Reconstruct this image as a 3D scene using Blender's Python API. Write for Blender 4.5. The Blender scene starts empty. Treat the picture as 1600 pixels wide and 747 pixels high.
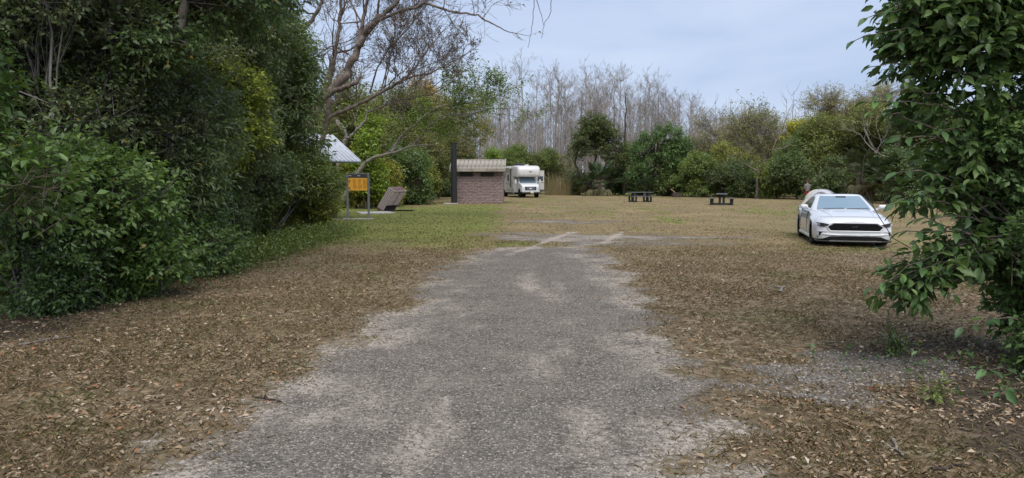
import bpy, bmesh, math, random
import numpy as np
from mathutils import Vector, Matrix, Euler

C = bpy.context.scene
COL = C.collection
R_ = math.radians

# ------------------------------------------------------------------ camera
F_PX, W_PX, H_PX = 1150.0, 1600.0, 747.0
HORIZON = 281.5
CAM_H = 1.70
PITCH = math.atan((H_PX / 2 - HORIZON) / F_PX)
cam_d = bpy.data.cameras.new("camera")
cam_d.sensor_width = 36.0
cam_d.lens = 36.0 * F_PX / W_PX
cam_d.clip_start = 0.05
cam_d.clip_end = 6000
cam = bpy.data.objects.new("camera", cam_d)
COL.objects.link(cam)
cam.location = (0, 0, CAM_H)
cam.rotation_euler = (math.pi / 2 - PITCH, 0, 0)
C.camera = cam
C.render.resolution_x, C.render.resolution_y = 1024, 478

# ------------------------------------------------------------------ light
SUN_EL, SUN_AZ = R_(58), R_(172)      # azimuth from +Y, clockwise: behind and right of the camera
world = bpy.data.worlds.new("World")
C.world = world
world.use_nodes = True
wt = world.node_tree
wt.nodes.clear()
w_out = wt.nodes.new("ShaderNodeOutputWorld")
w_bg = wt.nodes.new("ShaderNodeBackground")
w_sky = wt.nodes.new("ShaderNodeTexSky")
w_sky.sky_type = 'NISHITA'
w_sky.sun_disc = False
w_sky.sun_elevation = SUN_EL
w_sky.sun_rotation = SUN_AZ
w_sky.air_density = 1.0
w_sky.dust_density = 2.0
w_sky.ozone_density = 1.5
w_tc = wt.nodes.new("ShaderNodeTexCoord")
w_map = wt.nodes.new("ShaderNodeMapping")
w_map.inputs['Scale'].default_value = (1.0, 1.0, 4.2)
w_n = wt.nodes.new("ShaderNodeTexNoise")
w_n.inputs['Scale'].default_value = 2.6
w_n.inputs['Detail'].default_value = 4
w_n.inputs['Roughness'].default_value = 0.5
w_n.inputs['Distortion'].default_value = 0.4
w_r = wt.nodes.new("ShaderNodeValToRGB")
w_r.color_ramp.elements[0].position = 0.34
w_r.color_ramp.elements[0].color = (3.35, 4.15, 5.8, 1)
w_r.color_ramp.elements[1].position = 0.66
w_r.color_ramp.elements[1].color = (4.5, 5.2, 6.6, 1)
w_mix = wt.nodes.new("ShaderNodeMixRGB")
w_mix.inputs['Fac'].default_value = 0.86       # thin overcast veil over the clear sky
wt.links.new(w_tc.outputs['Generated'], w_map.inputs['Vector'])
wt.links.new(w_map.outputs['Vector'], w_n.inputs['Vector'])
wt.links.new(w_n.outputs['Fac'], w_r.inputs['Fac'])
wt.links.new(w_sky.outputs['Color'], w_mix.inputs['Color1'])
wt.links.new(w_r.outputs['Color'], w_mix.inputs['Color2'])
wt.links.new(w_mix.outputs['Color'], w_bg.inputs['Color'])
w_bg.inputs['Strength'].default_value = 0.055
wt.links.new(w_bg.outputs['Background'], w_out.inputs['Surface'])

sun_d = bpy.data.lights.new("sun", 'SUN')
sun_d.energy = 1.3
sun_d.angle = R_(55)
sun_d.color = (1.0, 0.96, 0.90)
sun = bpy.data.objects.new("sun", sun_d)
COL.objects.link(sun)
sdir = Vector((math.sin(SUN_AZ) * math.cos(SUN_EL), math.cos(SUN_AZ) * math.cos(SUN_EL), math.sin(SUN_EL)))
sun.rotation_euler = sdir.to_track_quat('Z', 'Y').to_euler()
sun.location = (0, 0, 60)
C.view_settings.view_transform = 'Standard'
C.view_settings.look = 'None'
C.view_settings.gamma = 1.0
C.view_settings.exposure = 1.44
C.view_settings.use_curve_mapping = False
C.render.engine = 'CYCLES'
C.cycles.max_bounces = 6
C.cycles.diffuse_bounces = 3
C.cycles.glossy_bounces = 2
C.cycles.transmission_bounces = 3
C.cycles.transparent_max_bounces = 4

# ------------------------------------------------------------------ where a pixel of the survey photo lies in the place
cp, sp = math.cos(PITCH), math.sin(PITCH)
def ray(u, v):
    a, b = (u - W_PX / 2) / F_PX, (H_PX / 2 - v) / F_PX
    return Vector((a, cp + b * sp, -sp + b * cp))
def at(u, v, D):
    d = ray(u, v)
    return Vector((0, 0, CAM_H)) + d * (D / d.y)
def gp(u, v):
    d = ray(u, v)
    return Vector((0, 0, CAM_H)) + d * (CAM_H / -d.z)

# ------------------------------------------------------------------ materials
def new_mat(name):
    m = bpy.data.materials.new(name)
    m.use_nodes = True
    nt = m.node_tree
    nt.nodes.clear()
    out = nt.nodes.new("ShaderNodeOutputMaterial")
    b = nt.nodes.new("ShaderNodeBsdfPrincipled")
    nt.links.new(b.outputs[0], out.inputs['Surface'])
    return m, nt, b, out
def nd(nt, t, **kw):
    n = nt.nodes.new("ShaderNode" + t)
    for k, v in kw.items():
        if k in n.inputs.keys():
            n.inputs[k].default_value = v
        else:
            setattr(n, k, v)
    return n
def ramp(nt, fac, stops, interp='LINEAR'):
    n = nt.nodes.new("ShaderNodeValToRGB")
    e = n.color_ramp.elements
    n.color_ramp.interpolation = interp
    while len(e) < len(stops):
        e.new(0.5)
    for i, (p, c) in enumerate(stops):
        e[i].position = p
        e[i].color = (c[0], c[1], c[2], 1) if not isinstance(c, (int, float)) else (c, c, c, 1)
    nt.links.new(fac, n.inputs[0])
    return n.outputs[0]
def mixc(nt, fac, a, b, blend='MIX'):
    n = nt.nodes.new("ShaderNodeMixRGB")
    n.blend_type = blend
    for s, v in ((0, fac), (1, a), (2, b)):
        if hasattr(v, 'is_linked'):
            nt.links.new(v, n.inputs[s])
        elif isinstance(v, (int, float)):
            n.inputs[s].default_value = v if s == 0 else (v, v, v, 1)
        else:
            n.inputs[s].default_value = (v[0], v[1], v[2], 1)
    return n.outputs[0]
def mth(nt, op, a, b=0.0, clamp=False):
    n = nt.nodes.new("ShaderNodeMath")
    n.operation = op
    n.use_clamp = clamp
    for s, v in ((0, a), (1, b)):
        if hasattr(v, 'is_linked'):
            nt.links.new(v, n.inputs[s])
        else:
            n.inputs[s].default_value = v
    return n.outputs[0]
def noise(nt, vec, scale, detail=3, rough=0.55, dist=0.0):
    n = nd(nt, "TexNoise", Scale=scale, Detail=detail, Roughness=rough, Distortion=dist)
    if vec is not None:
        nt.links.new(vec, n.inputs['Vector'])
    return n.outputs['Fac']
def bump(nt, b, h, strength=0.3, dist=0.02):
    n = nd(nt, "Bump", Strength=strength, Distance=dist)
    nt.links.new(h, n.inputs['Height'])
    nt.links.new(n.outputs[0], b.inputs['Normal'])

def mat_simple(name, col, rough=0.6, metal=0.0, var=0.12, scale=8.0, bmp=0.0, spec=0.5, dirt=None, coat=0.0):
    m, nt, b, out = new_mat(name)
    tc = nd(nt, "TexCoord").outputs['Object']
    f = noise(nt, tc, scale, 4)
    lo = tuple(c * (1 - var) for c in col)
    hi = tuple(min(1, c * (1 + var)) for c in col)
    c = ramp(nt, f, [(0.3, lo), (0.7, hi)])
    if dirt:
        f2 = noise(nt, tc, scale * 0.35, 5, 0.65)
        c = mixc(nt, ramp(nt, f2, [(0.48, 0.0), (0.70, dirt[1])]), c, dirt[0])
    nt.links.new(c, b.inputs['Base Color'])
    b.inputs['Roughness'].default_value = rough
    b.inputs['Metallic'].default_value = metal
    b.inputs['Specular IOR Level'].default_value = spec
    b.inputs['Coat Weight'].default_value = coat
    if bmp:
        bump(nt, b, noise(nt, tc, scale * 4, 4), bmp, 0.01)
    return m

def mat_leaf(name, rough=0.42, trans=0.32, yellow=(0.30, 0.22, 0.04), yfrac=0.985, spec=0.55):
    """Leaf colour comes from the crown's own object colour; attribute v (one value per leaf) varies it."""
    m, nt, b, out = new_mat(name)
    oi = nd(nt, "ObjectInfo").outputs['Color']
    v = nd(nt, "Attribute", attribute_name="v").outputs['Fac']
    k = ramp(nt, v, [(0.0, (0.55, 0.60, 0.62)), (0.5, (0.95, 0.97, 0.95)), (0.9, (1.45, 1.38, 1.15)), (1.0, (1.7, 1.55, 1.1))])
    c = mixc(nt, 1.0, oi, k, 'MULTIPLY')
    y = ramp(nt, v, [(yfrac, 0.0), (yfrac + 0.002, 1.0)], 'CONSTANT')
    c = mixc(nt, y, c, yellow)
    nt.links.new(c, b.inputs['Base Color'])
    b.inputs['Roughness'].default_value = rough
    b.inputs['Specular IOR Level'].default_value = spec
    t = nd(nt, "BsdfTranslucent")
    tcx = mixc(nt, 1.0, c, (1.25, 1.3, 0.7), 'MULTIPLY')
    nt.links.new(tcx, t.inputs['Color'])
    ms = nd(nt, "MixShader", Fac=trans)
    nt.links.new(b.outputs[0], ms.inputs[1])
    nt.links.new(t.outputs[0], ms.inputs[2])
    nt.links.new(ms.outputs[0], out.inputs['Surface'])
    return m

def mat_bark(name, a, b_, scale=6.0, patch=None):
    m, nt, b, out = new_mat(name)
    tc = nd(nt, "TexCoord").outputs['Object']
    mp = nd(nt, "Mapping")
    mp.inputs['Scale'].default_value = (1, 1, 0.25)
    nt.links.new(tc, mp.inputs['Vector'])
    f = noise(nt, mp.outputs[0], scale * 3, 5, 0.65, 0.6)
    c = ramp(nt, f, [(0.3, a), (0.7, b_)])
    if patch:
        c = mixc(nt, ramp(nt, noise(nt, tc, scale * 0.7, 4), [(0.5, 0.0), (0.62, 0.8)]), c, patch)
    nt.links.new(c, b.inputs['Base Color'])
    b.inputs['Roughness'].default_value = 0.9
    b.inputs['Specular IOR Level'].default_value = 0.15
    bump(nt, b, f, 0.6, 0.02)
    return m

def mat_litter(name, stops, rough=0.8):
    m, nt, b, out = new_mat(name)
    v = nd(nt, "Attribute", attribute_name="v").outputs['Fac']
    c = ramp(nt, v, stops)
    nt.links.new(c, b.inputs['Base Color'])
    b.inputs['Roughness'].default_value = rough
    b.inputs['Specular IOR Level'].default_value = 0.2
    return m

M = {}
M['leaf'] = mat_leaf("leaf_green")
M['leaf_gloss'] = mat_leaf("leaf_glossy", rough=0.48, trans=0.27, spec=0.42, yellow=(0.38, 0.24, 0.03), yfrac=0.9988)
M['leaf_dry'] = mat_leaf("leaf_mixed", rough=0.7, trans=0.2, yellow=(0.25, 0.18, 0.08), yfrac=0.86)
M['bark'] = mat_bark("bark_brown", (0.06, 0.047, 0.038), (0.16, 0.13, 0.105))
M['bark_grey'] = mat_bark("bark_grey", (0.12, 0.105, 0.10), (0.25, 0.225, 0.215))
M['bark_limb'] = mat_bark("bark_limb", (0.10, 0.075, 0.062), (0.21, 0.165, 0.14), 5, (0.26, 0.23, 0.205))
M['bark_pale'] = mat_bark("bark_pale", (0.15, 0.13, 0.11), (0.30, 0.27, 0.235))
M['bark_dark'] = mat_bark("bark_dark", (0.035, 0.028, 0.025), (0.09, 0.07, 0.06))
M['bark_mottled'] = mat_bark("bark_mottled", (0.06, 0.05, 0.04), (0.135, 0.115, 0.095), 5, (0.20, 0.19, 0.17))
M['bark_cypress'] = mat_bark("bark_cypress", (0.22, 0.19, 0.165), (0.40, 0.355, 0.315))
M['litter'] = mat_litter("leaf_litter", [(0.0, (0.08, 0.058, 0.04)), (0.25, (0.17, 0.118, 0.072)), (0.5, (0.25, 0.18, 0.11)), (0.70, (0.33, 0.245, 0.16)),
                                         (0.82, (0.46, 0.385, 0.295)), (0.92, (0.33, 0.175, 0.085)), (1.0, (0.22, 0.085, 0.045))])
M['grass'] = mat_litter("grass_blades", [(0.0, (0.055, 0.085, 0.02)), (0.35, (0.11, 0.14, 0.035)), (0.5, (0.17, 0.15, 0.06)), (0.75, (0.25, 0.185, 0.10)), (1.0, (0.33, 0.26, 0.16))])
M['stone'] = mat_litter("gravel_stones", [(0.0, (0.06, 0.054, 0.048)), (0.4, (0.16, 0.145, 0.128)), (0.75, (0.29, 0.265, 0.235)), (1.0, (0.48, 0.45, 0.40))])

# ------------------------------------------------------------------ object helpers
def tag(o, label=None, cat=None, group=None, kind=None):
    if label: o['label'] = label
    if cat: o['category'] = cat
    if group: o['group'] = group
    if kind: o['kind'] = kind
    return o
def empty(name, loc, rz=0.0, label=None, cat=None, group=None):
    o = bpy.data.objects.new(name, None)
    COL.objects.link(o)
    o.location = loc
    o.rotation_euler = (0, 0, rz)
    o.empty_display_size = 0.2
    return tag(o, label, cat, group)
def link(name, me, mats, parent=None, smooth=False):
    for m in (mats if isinstance(mats, (list, tuple)) else [mats]):
        me.materials.append(m)
    o = bpy.data.objects.new(name, me)
    COL.objects.link(o)
    if parent: o.parent = parent
    if smooth:
        me.polygons.foreach_set('use_smooth', np.ones(len(me.polygons), bool))
    return o
def dup(root, loc=None, rz=None, scale=None, label=None):
    r = root.copy()
    COL.objects.link(r)
    if loc is not None: r.location = loc
    if rz is not None: r.rotation_euler = (r.rotation_euler[0], r.rotation_euler[1], rz)
    if scale is not None: r.scale = scale if hasattr(scale, '__len__') else (scale,) * 3
    if label: r['label'] = label
    for ch in list(root.children):
        c = ch.copy()
        COL.objects.link(c)
        c.parent = r
        for g in ch.children:
            d = g.copy()
            COL.objects.link(d)
            d.parent = c
    return r
def np_mesh(name, V, Fc, v=None, smooth=False):
    """V (n,3); Fc (m,k) faces of k corners; v optional per-point value."""
    me = bpy.data.meshes.new(name)
    V = np.ascontiguousarray(V, np.float32)
    Fc = np.ascontiguousarray(Fc, np.int32)
    k = Fc.shape[1]
    me.vertices.add(len(V))
    me.vertices.foreach_set('co', V.ravel())
    me.loops.add(Fc.size)
    me.loops.foreach_set('vertex_index', Fc.ravel())
    me.polygons.add(len(Fc))
    me.polygons.foreach_set('loop_start', np.arange(len(Fc), dtype=np.int32) * k)
    if smooth:
        me.polygons.foreach_set('use_smooth', np.ones(len(Fc), bool))
    if v is not None:
        for an, arr in (v.items() if isinstance(v, dict) else [('v', v)]):
            a = me.attributes.new(an, 'FLOAT', 'POINT')
            a.data.foreach_set('value', np.ascontiguousarray(arr, np.float32))
    me.update(calc_edges=True)
    return me

class MB:
    """Collects boxes, prisms, tubes and lofts; build() links them as one mesh object."""
    def __init__(s):
        s.v, s.f, s.mi = [], [], []
    def add(s, V, Fs, mi=0, T=None):
        o = len(s.v)
        for p in V:
            p = Vector(p)
            s.v.append(T @ p if T is not None else p)
        for f in Fs:
            s.f.append([i + o for i in f]); s.mi.append(mi)
        return s
    def box(s, c, d, rot=(0, 0, 0), mi=0, T=None, taper=(1, 1), bev=0.0):
        hx, hy, hz = d[0] / 2, d[1] / 2, d[2] / 2
        E = Matrix.Translation(c) @ Euler(rot).to_matrix().to_4x4()
        if T is not None: E = T @ E
        if bev:
            b = min(bev, hx * .9, hy * .9, hz * .9)
            bm = bmesh.new()
            bmesh.ops.create_cube(bm, size=1)
            for v in bm.verts:
                k = v.co.z > 0
                v.co = Vector((v.co.x * d[0] * (taper[0] if k else 1), v.co.y * d[1] * (taper[1] if k else 1), v.co.z * d[2]))
            bmesh.ops.bevel(bm, geom=bm.edges[:], offset=b, segments=1, affect='EDGES')
            bm.verts.index_update()
            s.add([v.co.copy() for v in bm.verts], [[v.index for v in f.verts] for f in bm.faces], mi, E)
            bm.free()
            return s
        V = []
        for z in (-1, 1):
            tx, ty = taper if z > 0 else (1, 1)
            for x, y in ((-1, -1), (1, -1), (1, 1), (-1, 1)):
                V.append((x * hx * tx, y * hy * ty, z * hz))
        return s.add(V, [(3, 2, 1, 0), (4, 5, 6, 7), (0, 1, 5, 4), (1, 2, 6, 5), (2, 3, 7, 6), (3, 0, 4, 7)], mi, E)
    def tube(s, P, Rr, n=8, mi=0, cap=True, T=None):
        P = [Vector(p) for p in P]
        if not hasattr(Rr, '__len__'): Rr = [Rr] * len(P)
        V, Fs = [], []
        ref = None
        for i, p in enumerate(P):
            t = (P[min(i + 1, len(P) - 1)] - P[max(i - 1, 0)]).normalized()
            if ref is None:
                ref = Vector((1, 0, 0)) if abs(t.x) < 0.8 else Vector((0, 0, 1))
            a = (ref - t * ref.dot(t)).normalized(); ref = a
            b = t.cross(a)
            for k in range(n):
                w = 2 * math.pi * k / n
                V.append(p + (a * math.cos(w) + b * math.sin(w)) * Rr[i])
        for i in range(len(P) - 1):
            for k in range(n):
                Fs.append((i * n + k, i * n + (k + 1) % n, (i + 1) * n + (k + 1) % n, (i + 1) * n + k))
        if cap:
            Fs.append(list(range(n))[::-1]); Fs.append([(len(P) - 1) * n + k for k in range(n)])
        return s.add(V, Fs, mi, T)
    def prism(s, poly, d, mi=0, T=None):
        """poly: (x,z) outline counter-clockwise seen from -y, extruded from y=0 to y=d."""
        n = len(poly)
        V = [(x, 0, z) for x, z in poly] + [(x, d, z) for x, z in poly]
        Fs = [list(range(n)), [n + i for i in range(n)][::-1]]
        Fs += [(i, i + n, (i + 1) % n + n, (i + 1) % n) for i in range(n)]
        return s.add(V, Fs, mi, T)
    def loft(s, secs, mi=0, closed=True, caps=True, T=None):
        n = len(secs[0])
        V = [p for sec in secs for p in sec]
        Fs = []
        for i in range(len(secs) - 1):
            for k in range(n if closed else n - 1):
                Fs.append((i * n + k, i * n + (k + 1) % n, (i + 1) * n + (k + 1) % n, (i + 1) * n + k))
        if caps:
            Fs.append(list(range(n))[::-1]); Fs.append([(len(secs) - 1) * n + k for k in range(n)])
        return s.add(V, Fs, mi, T)
    def build(s, name, mats, parent=None, smooth=None, kind=None, loc=None):
        me = bpy.data.meshes.new(name)
        me.from_pydata([tuple(p) for p in s.v], [], s.f)
        bm = bmesh.new(); bm.from_mesh(me)
        bmesh.ops.recalc_face_normals(bm, faces=bm.faces[:])
        bm.to_mesh(me); bm.free()
        me.polygons.foreach_set('material_index', s.mi)
        o = link(name, me, mats, parent)
        if smooth is not None:
            me.polygons.foreach_set('use_smooth', np.ones(len(me.polygons), bool))
            me.set_sharp_from_angle(angle=R_(smooth))
        if kind: o['kind'] = kind
        if loc is not None: o.location = loc
        return o

# ------------------------------------------------------------------ noise
def vnoise(x, y, seed=0):
    xi, yi = np.floor(x).astype(np.int64), np.floor(y).astype(np.int64)
    fx, fy = x - xi, y - yi
    fx, fy = fx * fx * (3 - 2 * fx), fy * fy * (3 - 2 * fy)
    def h(a, b):
        n = (a * 374761393 + b * 668265263 + seed * 982451653) & 0x7fffffff
        n = ((n ^ (n >> 13)) * 1274126177) & 0x7fffffff
        return ((n ^ (n >> 16)) & 0xffff) / 65535.0
    return (h(xi, yi) * (1 - fx) + h(xi + 1, yi) * fx) * (1 - fy) + (h(xi, yi + 1) * (1 - fx) + h(xi + 1, yi + 1) * fx) * fy
def fbm(x, y, seed=0, oct=4):
    s, a, t = 0, 0.5, 0
    for i in range(oct):
        s = s + a * vnoise(x * 2 ** i + 17.3 * i, y * 2 ** i - 9.1 * i, seed + i); t += a; a *= 0.5
    return s / t
def sstep(a, b, x):
    t = np.clip((x - a) / (b - a), 0, 1)
    return t * t * (3 - 2 * t)

# ------------------------------------------------------------------ plant helpers
GAIN = 2.2
class Tubes:
    """Many tapering limbs gathered into one mesh."""
    def __init__(s):
        s.V, s.F, s.n = [], [], 0
    def add(s, P, Rr, sides=5):
        P = np.asarray(P, float)
        Rr = np.broadcast_to(np.asarray(Rr, float), (len(P),))
        T = np.gradient(P, axis=0)
        T /= np.linalg.norm(T, axis=1, keepdims=True) + 1e-9
        m = np.abs(T.mean(0))
        ref = np.zeros(3); ref[int(np.argmin(m))] = 1
        A = np.cross(T, ref); A /= np.linalg.norm(A, axis=1, keepdims=True) + 1e-9
        B = np.cross(T, A)
        w = np.arange(sides) * 2 * math.pi / sides
        ring = A[:, None, :] * np.cos(w)[None, :, None] + B[:, None, :] * np.sin(w)[None, :, None]
        s.V.append((P[:, None, :] + ring * Rr[:, None, None]).reshape(-1, 3))
        k = len(P)
        i = np.arange(k - 1)[:, None] * sides
        j = np.arange(sides)[None, :]
        j2 = (j + 1) % sides
        s.F.append((np.stack([i + j, i + j2, i + sides + j2, i + sides + j], -1).reshape(-1, 4)) + s.n)
        s.n += k * sides
    def mesh(s, name, origin=(0, 0, 0)):
        return np_mesh(name, np.concatenate(s.V) - np.asarray(origin, float), np.concatenate(s.F), smooth=True)

def unit(a):
    return a / (np.linalg.norm(a, axis=-1, keepdims=True) + 1e-9)
LEAF4 = (np.array([(0, 0, 0), (.42, .5, .10), (.42, -.5, .10), (.5, 0, 0), (1, 0, -.14)]), np.array([(0, 3, 1), (0, 2, 3), (3, 4, 1), (3, 2, 4)]))
LEAF2 = (np.array([(0, 0, 0), (.48, .5, .10), (.48, -.5, .10), (1, 0, -.08)]), np.array([(0, 2, 3), (0, 3, 1)]))
LEAF9 = (np.array([(0, 0, 0), (.22, .36, .07), (.22, 0, 0), (.22, -.36, .07), (.55, .5, .09), (.55, 0, -.02), (.55, -.5, .09), (.82, .27, .0), (.82, 0, -.07), (.82, -.27, .0), (1, 0, -.16)]),
         np.array([(0, 2, 1), (0, 3, 2), (1, 2, 5), (1, 5, 4), (2, 3, 6), (2, 6, 5), (4, 5, 8), (4, 8, 7), (5, 6, 9), (5, 9, 8), (7, 8, 10), (8, 9, 10)]))
def leaf_mesh(name, P, D, N, L, Wd, v, tmpl=LEAF2, origin=(0, 0, 0)):
    D = unit(D)
    S = unit(np.cross(N, D))
    N = np.cross(D, S)
    tv, tf = tmpl
    n, k = len(P), len(tv)
    L = np.broadcast_to(L, (n,)); Wd = np.broadcast_to(Wd, (n,))
    V = (P[:, None, :] + D[:, None, :] * (tv[None, :, 0, None] * L[:, None, None])
         + S[:, None, :] * (tv[None, :, 1, None] * Wd[:, None, None]) + N[:, None, :] * (tv[None, :, 2, None] * L[:, None, None]))
    Fc = tf[None] + (np.arange(n) * k)[:, None, None]
    return np_mesh(name, V.reshape(-1, 3) - np.asarray(origin, float), Fc.reshape(-1, 3), np.repeat(v, k))

def wob3(rng, k=5, f=1.0):
    d = rng.normal(size=(k, 3)) * f
    ph = rng.uniform(0, 6.28, k)
    return lambda P: np.sin(P @ d.T + ph).sum(1) / math.sqrt(k)

def clumps(rng, lobes, n, shell=0.55, gap=-0.7, gapf=1.6):
    lobes = np.asarray(lobes, float)
    w = (lobes[:, 3] * lobes[:, 4] * lobes[:, 5]) ** 0.75
    idx = rng.choice(len(lobes), n, p=w / w.sum())
    d = unit(rng.normal(size=(n, 3)))
    r = 1 - (1 - shell) * rng.random(n) ** 1.3 + rng.normal(0, .07, n)
    L = lobes[idx]
    P = L[:, :3] + d * r[:, None] * L[:, 3:6]
    O = unit(d / L[:, 3:6] * L[:, 3:6].mean(1, keepdims=True))
    keep = wob3(rng, 6, gapf)(P) > gap
    keep &= P[:, 2] > 0.05
    return P[keep], O[keep], idx[keep]

def spray(rng, P, O, per, clen, L, W, droop=0.35, up=0.35, flat=0.7, jitter=0.6):
    """Leaves set along a little twig at each clump point."""
    n = len(P)
    A = unit(O * 0.8 + np.array([0, 0, up]) + rng.normal(size=(n, 3)) * jitter * 0.6)
    P2 = np.repeat(P, per, 0); A2 = np.repeat(A, per, 0); O2 = np.repeat(O, per, 0)
    m = n * per
    t = rng.random(m)
    perp = unit(np.cross(A2, rng.normal(size=(m, 3))))
    perp[:, 2] *= (1 - flat * 0.6)
    pos = P2 + A2 * ((t - 0.35) * clen)[:, None] + perp * (rng.random(m) * clen * 0.16)[:, None]
    D = unit(A2 * (0.35 + 0.6 * t)[:, None] + perp * 0.9 + np.array([0, 0, -droop]) + rng.normal(size=(m, 3)) * 0.25)
    N = unit(np.array([0, 0, 1.0]) * (flat + .2) + O2 * 0.5 + rng.normal(size=(m, 3)) * jitter)
    sc = rng.uniform(0.5, 1.25, m)
    v = np.clip(np.repeat(rng.normal(0.5, 0.14, n), per) + rng.normal(0, 0.13, m), 0.02, 0.98)
    v[rng.random(m) < 0.006] = 0.999
    return pos, D, N, L * sc, W * sc, v, A

def bez(p0, p1, sag, k=6, rng=None, wob=0.0):
    p0, p1 = np.asarray(p0, float), np.asarray(p1, float)
    t = np.linspace(0, 1, k)[:, None]
    P = p0 * (1 - t) + p1 * t + np.array([0, 0, 1.0]) * sag * 4 * t * (1 - t)
    if rng is not None and wob:
        J = rng.normal(0, wob, (k, 3)); J[0] = 0; J[-1] = 0
        P = P + J
    return P

def plant(name, label, cat, base, lobes, n, per=10, L=0.1, W=0.05, clen=0.35, col=(0.05, 0.09, 0.03), leaf='leaf', bark='bark', trunk_r=0.12,
          trunk=None, seed=1, tmpl=LEAF2, droop=0.35, shell=0.5, gap=-0.7, gapf=1.6, stems=1, group=None, twigs=0.5, limbs=True, flat=0.7, up=0.35, twr=0.006):
    """A tree or shrub: an empty at its foot, > trunk (with limbs and twigs), crown. lobes are relative to the foot."""
    rng = np.random.default_rng(seed)
    base = Vector(base)
    root = empty(name, base, 0, label, cat, group)
    lob = np.asarray(lobes, float)
    P, O, idx = clumps(rng, lob, n, shell, gap, gapf)
    pos, D, N, LL, WW, v, A = spray(rng, P, O, per, clen, L, W, droop, up, flat)
    ok = pos[:, 2] > 0.01
    cr = link('crown', leaf_mesh('crown', pos[ok], D[ok], N[ok], LL[ok], WW[ok], v[ok], tmpl), M[leaf], root)
    cr.color = (col[0] * GAIN * 1.22, col[1] * GAIN, col[2] * GAIN * .72, 1)
    tb = Tubes()
    if trunk is None:
        zt = lob[:, 2].max()
        for s in range(stems):
            a = rng.uniform(0, 6.28)
            o = np.array([math.cos(a), math.sin(a), 0]) * (0 if stems == 1 else rng.uniform(0.05, 0.35) * trunk_r * 8)
            tgt = lob[rng.integers(len(lob)), :3] if stems > 1 else np.array([lob[:, 0].mean(), lob[:, 1].mean(), zt])
            Pt = bez(o + np.array([0, 0, -0.05]), tgt, 0, 8, rng, trunk_r * 0.6)
            tb.add(Pt, np.linspace(trunk_r, trunk_r * 0.3, 8) * (1 if stems == 1 else rng.uniform(.5, 1)), 7)
            spine = Pt
    else:
        for (pts, r0, r1) in trunk:
            pts = np.asarray(pts, float)
            tt = np.linspace(0, len(pts) - 1, max(8, 3 * len(pts)))
            Pt = np.stack([np.interp(tt, np.arange(len(pts)), pts[:, k]) for k in range(3)], 1)
            Pt[1:-1] += rng.normal(0, r0 * 0.18, Pt[1:-1].shape)
            tb.add(Pt, np.linspace(r0, r1, len(Pt)), 9)
        spine = np.concatenate([np.asarray(t[0], float) for t in trunk])
    if limbs:
        for i, l in enumerate(lob):
            c = l[:3]
            j = np.argmin(np.linalg.norm(spine - (c - np.array([0, 0, l[5] * 0.9])), axis=1))
            Pl = bez(spine[j], c + np.array([0, 0, l[5] * .2]), 0.04, 6, rng, trunk_r * 0.5)
            rl = min(trunk_r * .5, .10 * l[3]) if trunk_r < .2 else trunk_r * .4
            tb.add(Pl, np.linspace(rl, rl * .35, 6), 5)
            sel = np.where(idx == i)[0]
            for q in rng.permutation(sel)[:int(len(sel) * twigs * 0.35)]:
                s = Pl[rng.integers(2, 6)]
                tb.add(bez(s, P[q], 0.05, 4, rng, 0.03), np.linspace(trunk_r * 0.12, twr, 4), 3)
    if twigs:
        for q in rng.permutation(len(P))[:int(len(P) * twigs)]:
            tb.add([P[q] - A[q] * clen * 0.9, P[q] - A[q] * clen * 0.1, P[q] + A[q] * clen * 0.6], [twr * 1.3, twr, twr * 0.4], 3)
    link('trunk', tb.mesh('trunk'), M[bark], root)
    return root

def grow(rng, tb, p, d, length, r, depth, tips, nchild=(3, 5), seg=5, up=0.12, wob=0.16, ang=0.75, ratio=0.55, rmin=0.004, sides=(7, 5, 4, 3, 3)):
    """A limb that wanders and forks; tips collects the ends of the last twigs."""
    p = np.asarray(p, float); d = unit(np.asarray(d, float))
    P = [p]
    for i in range(seg):
        d = unit(d + rng.normal(0, wob, 3) + np.array([0, 0, up]))
        P.append(P[-1] + d * length / seg)
    P = np.array(P)
    tb.add(P, np.linspace(r, max(r * 0.35, rmin), seg + 1), sides[min(len(sides) - 1, 4 - min(depth, 4))])
    if depth <= 0:
        tips.append((P[-1], d)); tips.append((P[seg // 2], d))
        return
    for c in range(rng.integers(nchild[0], nchild[1] + 1)):
        t = rng.uniform(0.3, 1.0) * seg
        i = min(int(t), seg - 1)
        q = P[i] + (P[i + 1] - P[i]) * (t - i)
        ax = unit(P[i + 1] - P[i])
        pr = unit(np.cross(ax, rng.normal(size=3)))
        nd_ = unit(ax * math.cos(ang) + pr * math.sin(ang) * rng.uniform(0.7, 1.2))
        grow(rng, tb, q, nd_, length * ratio * rng.uniform(0.6, 1.15), max(r * 0.5 * (1 - 0.5 * t / seg), rmin), depth - 1, tips, nchild, max(3, seg - 1), up, wob, ang, ratio, rmin, sides)
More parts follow.
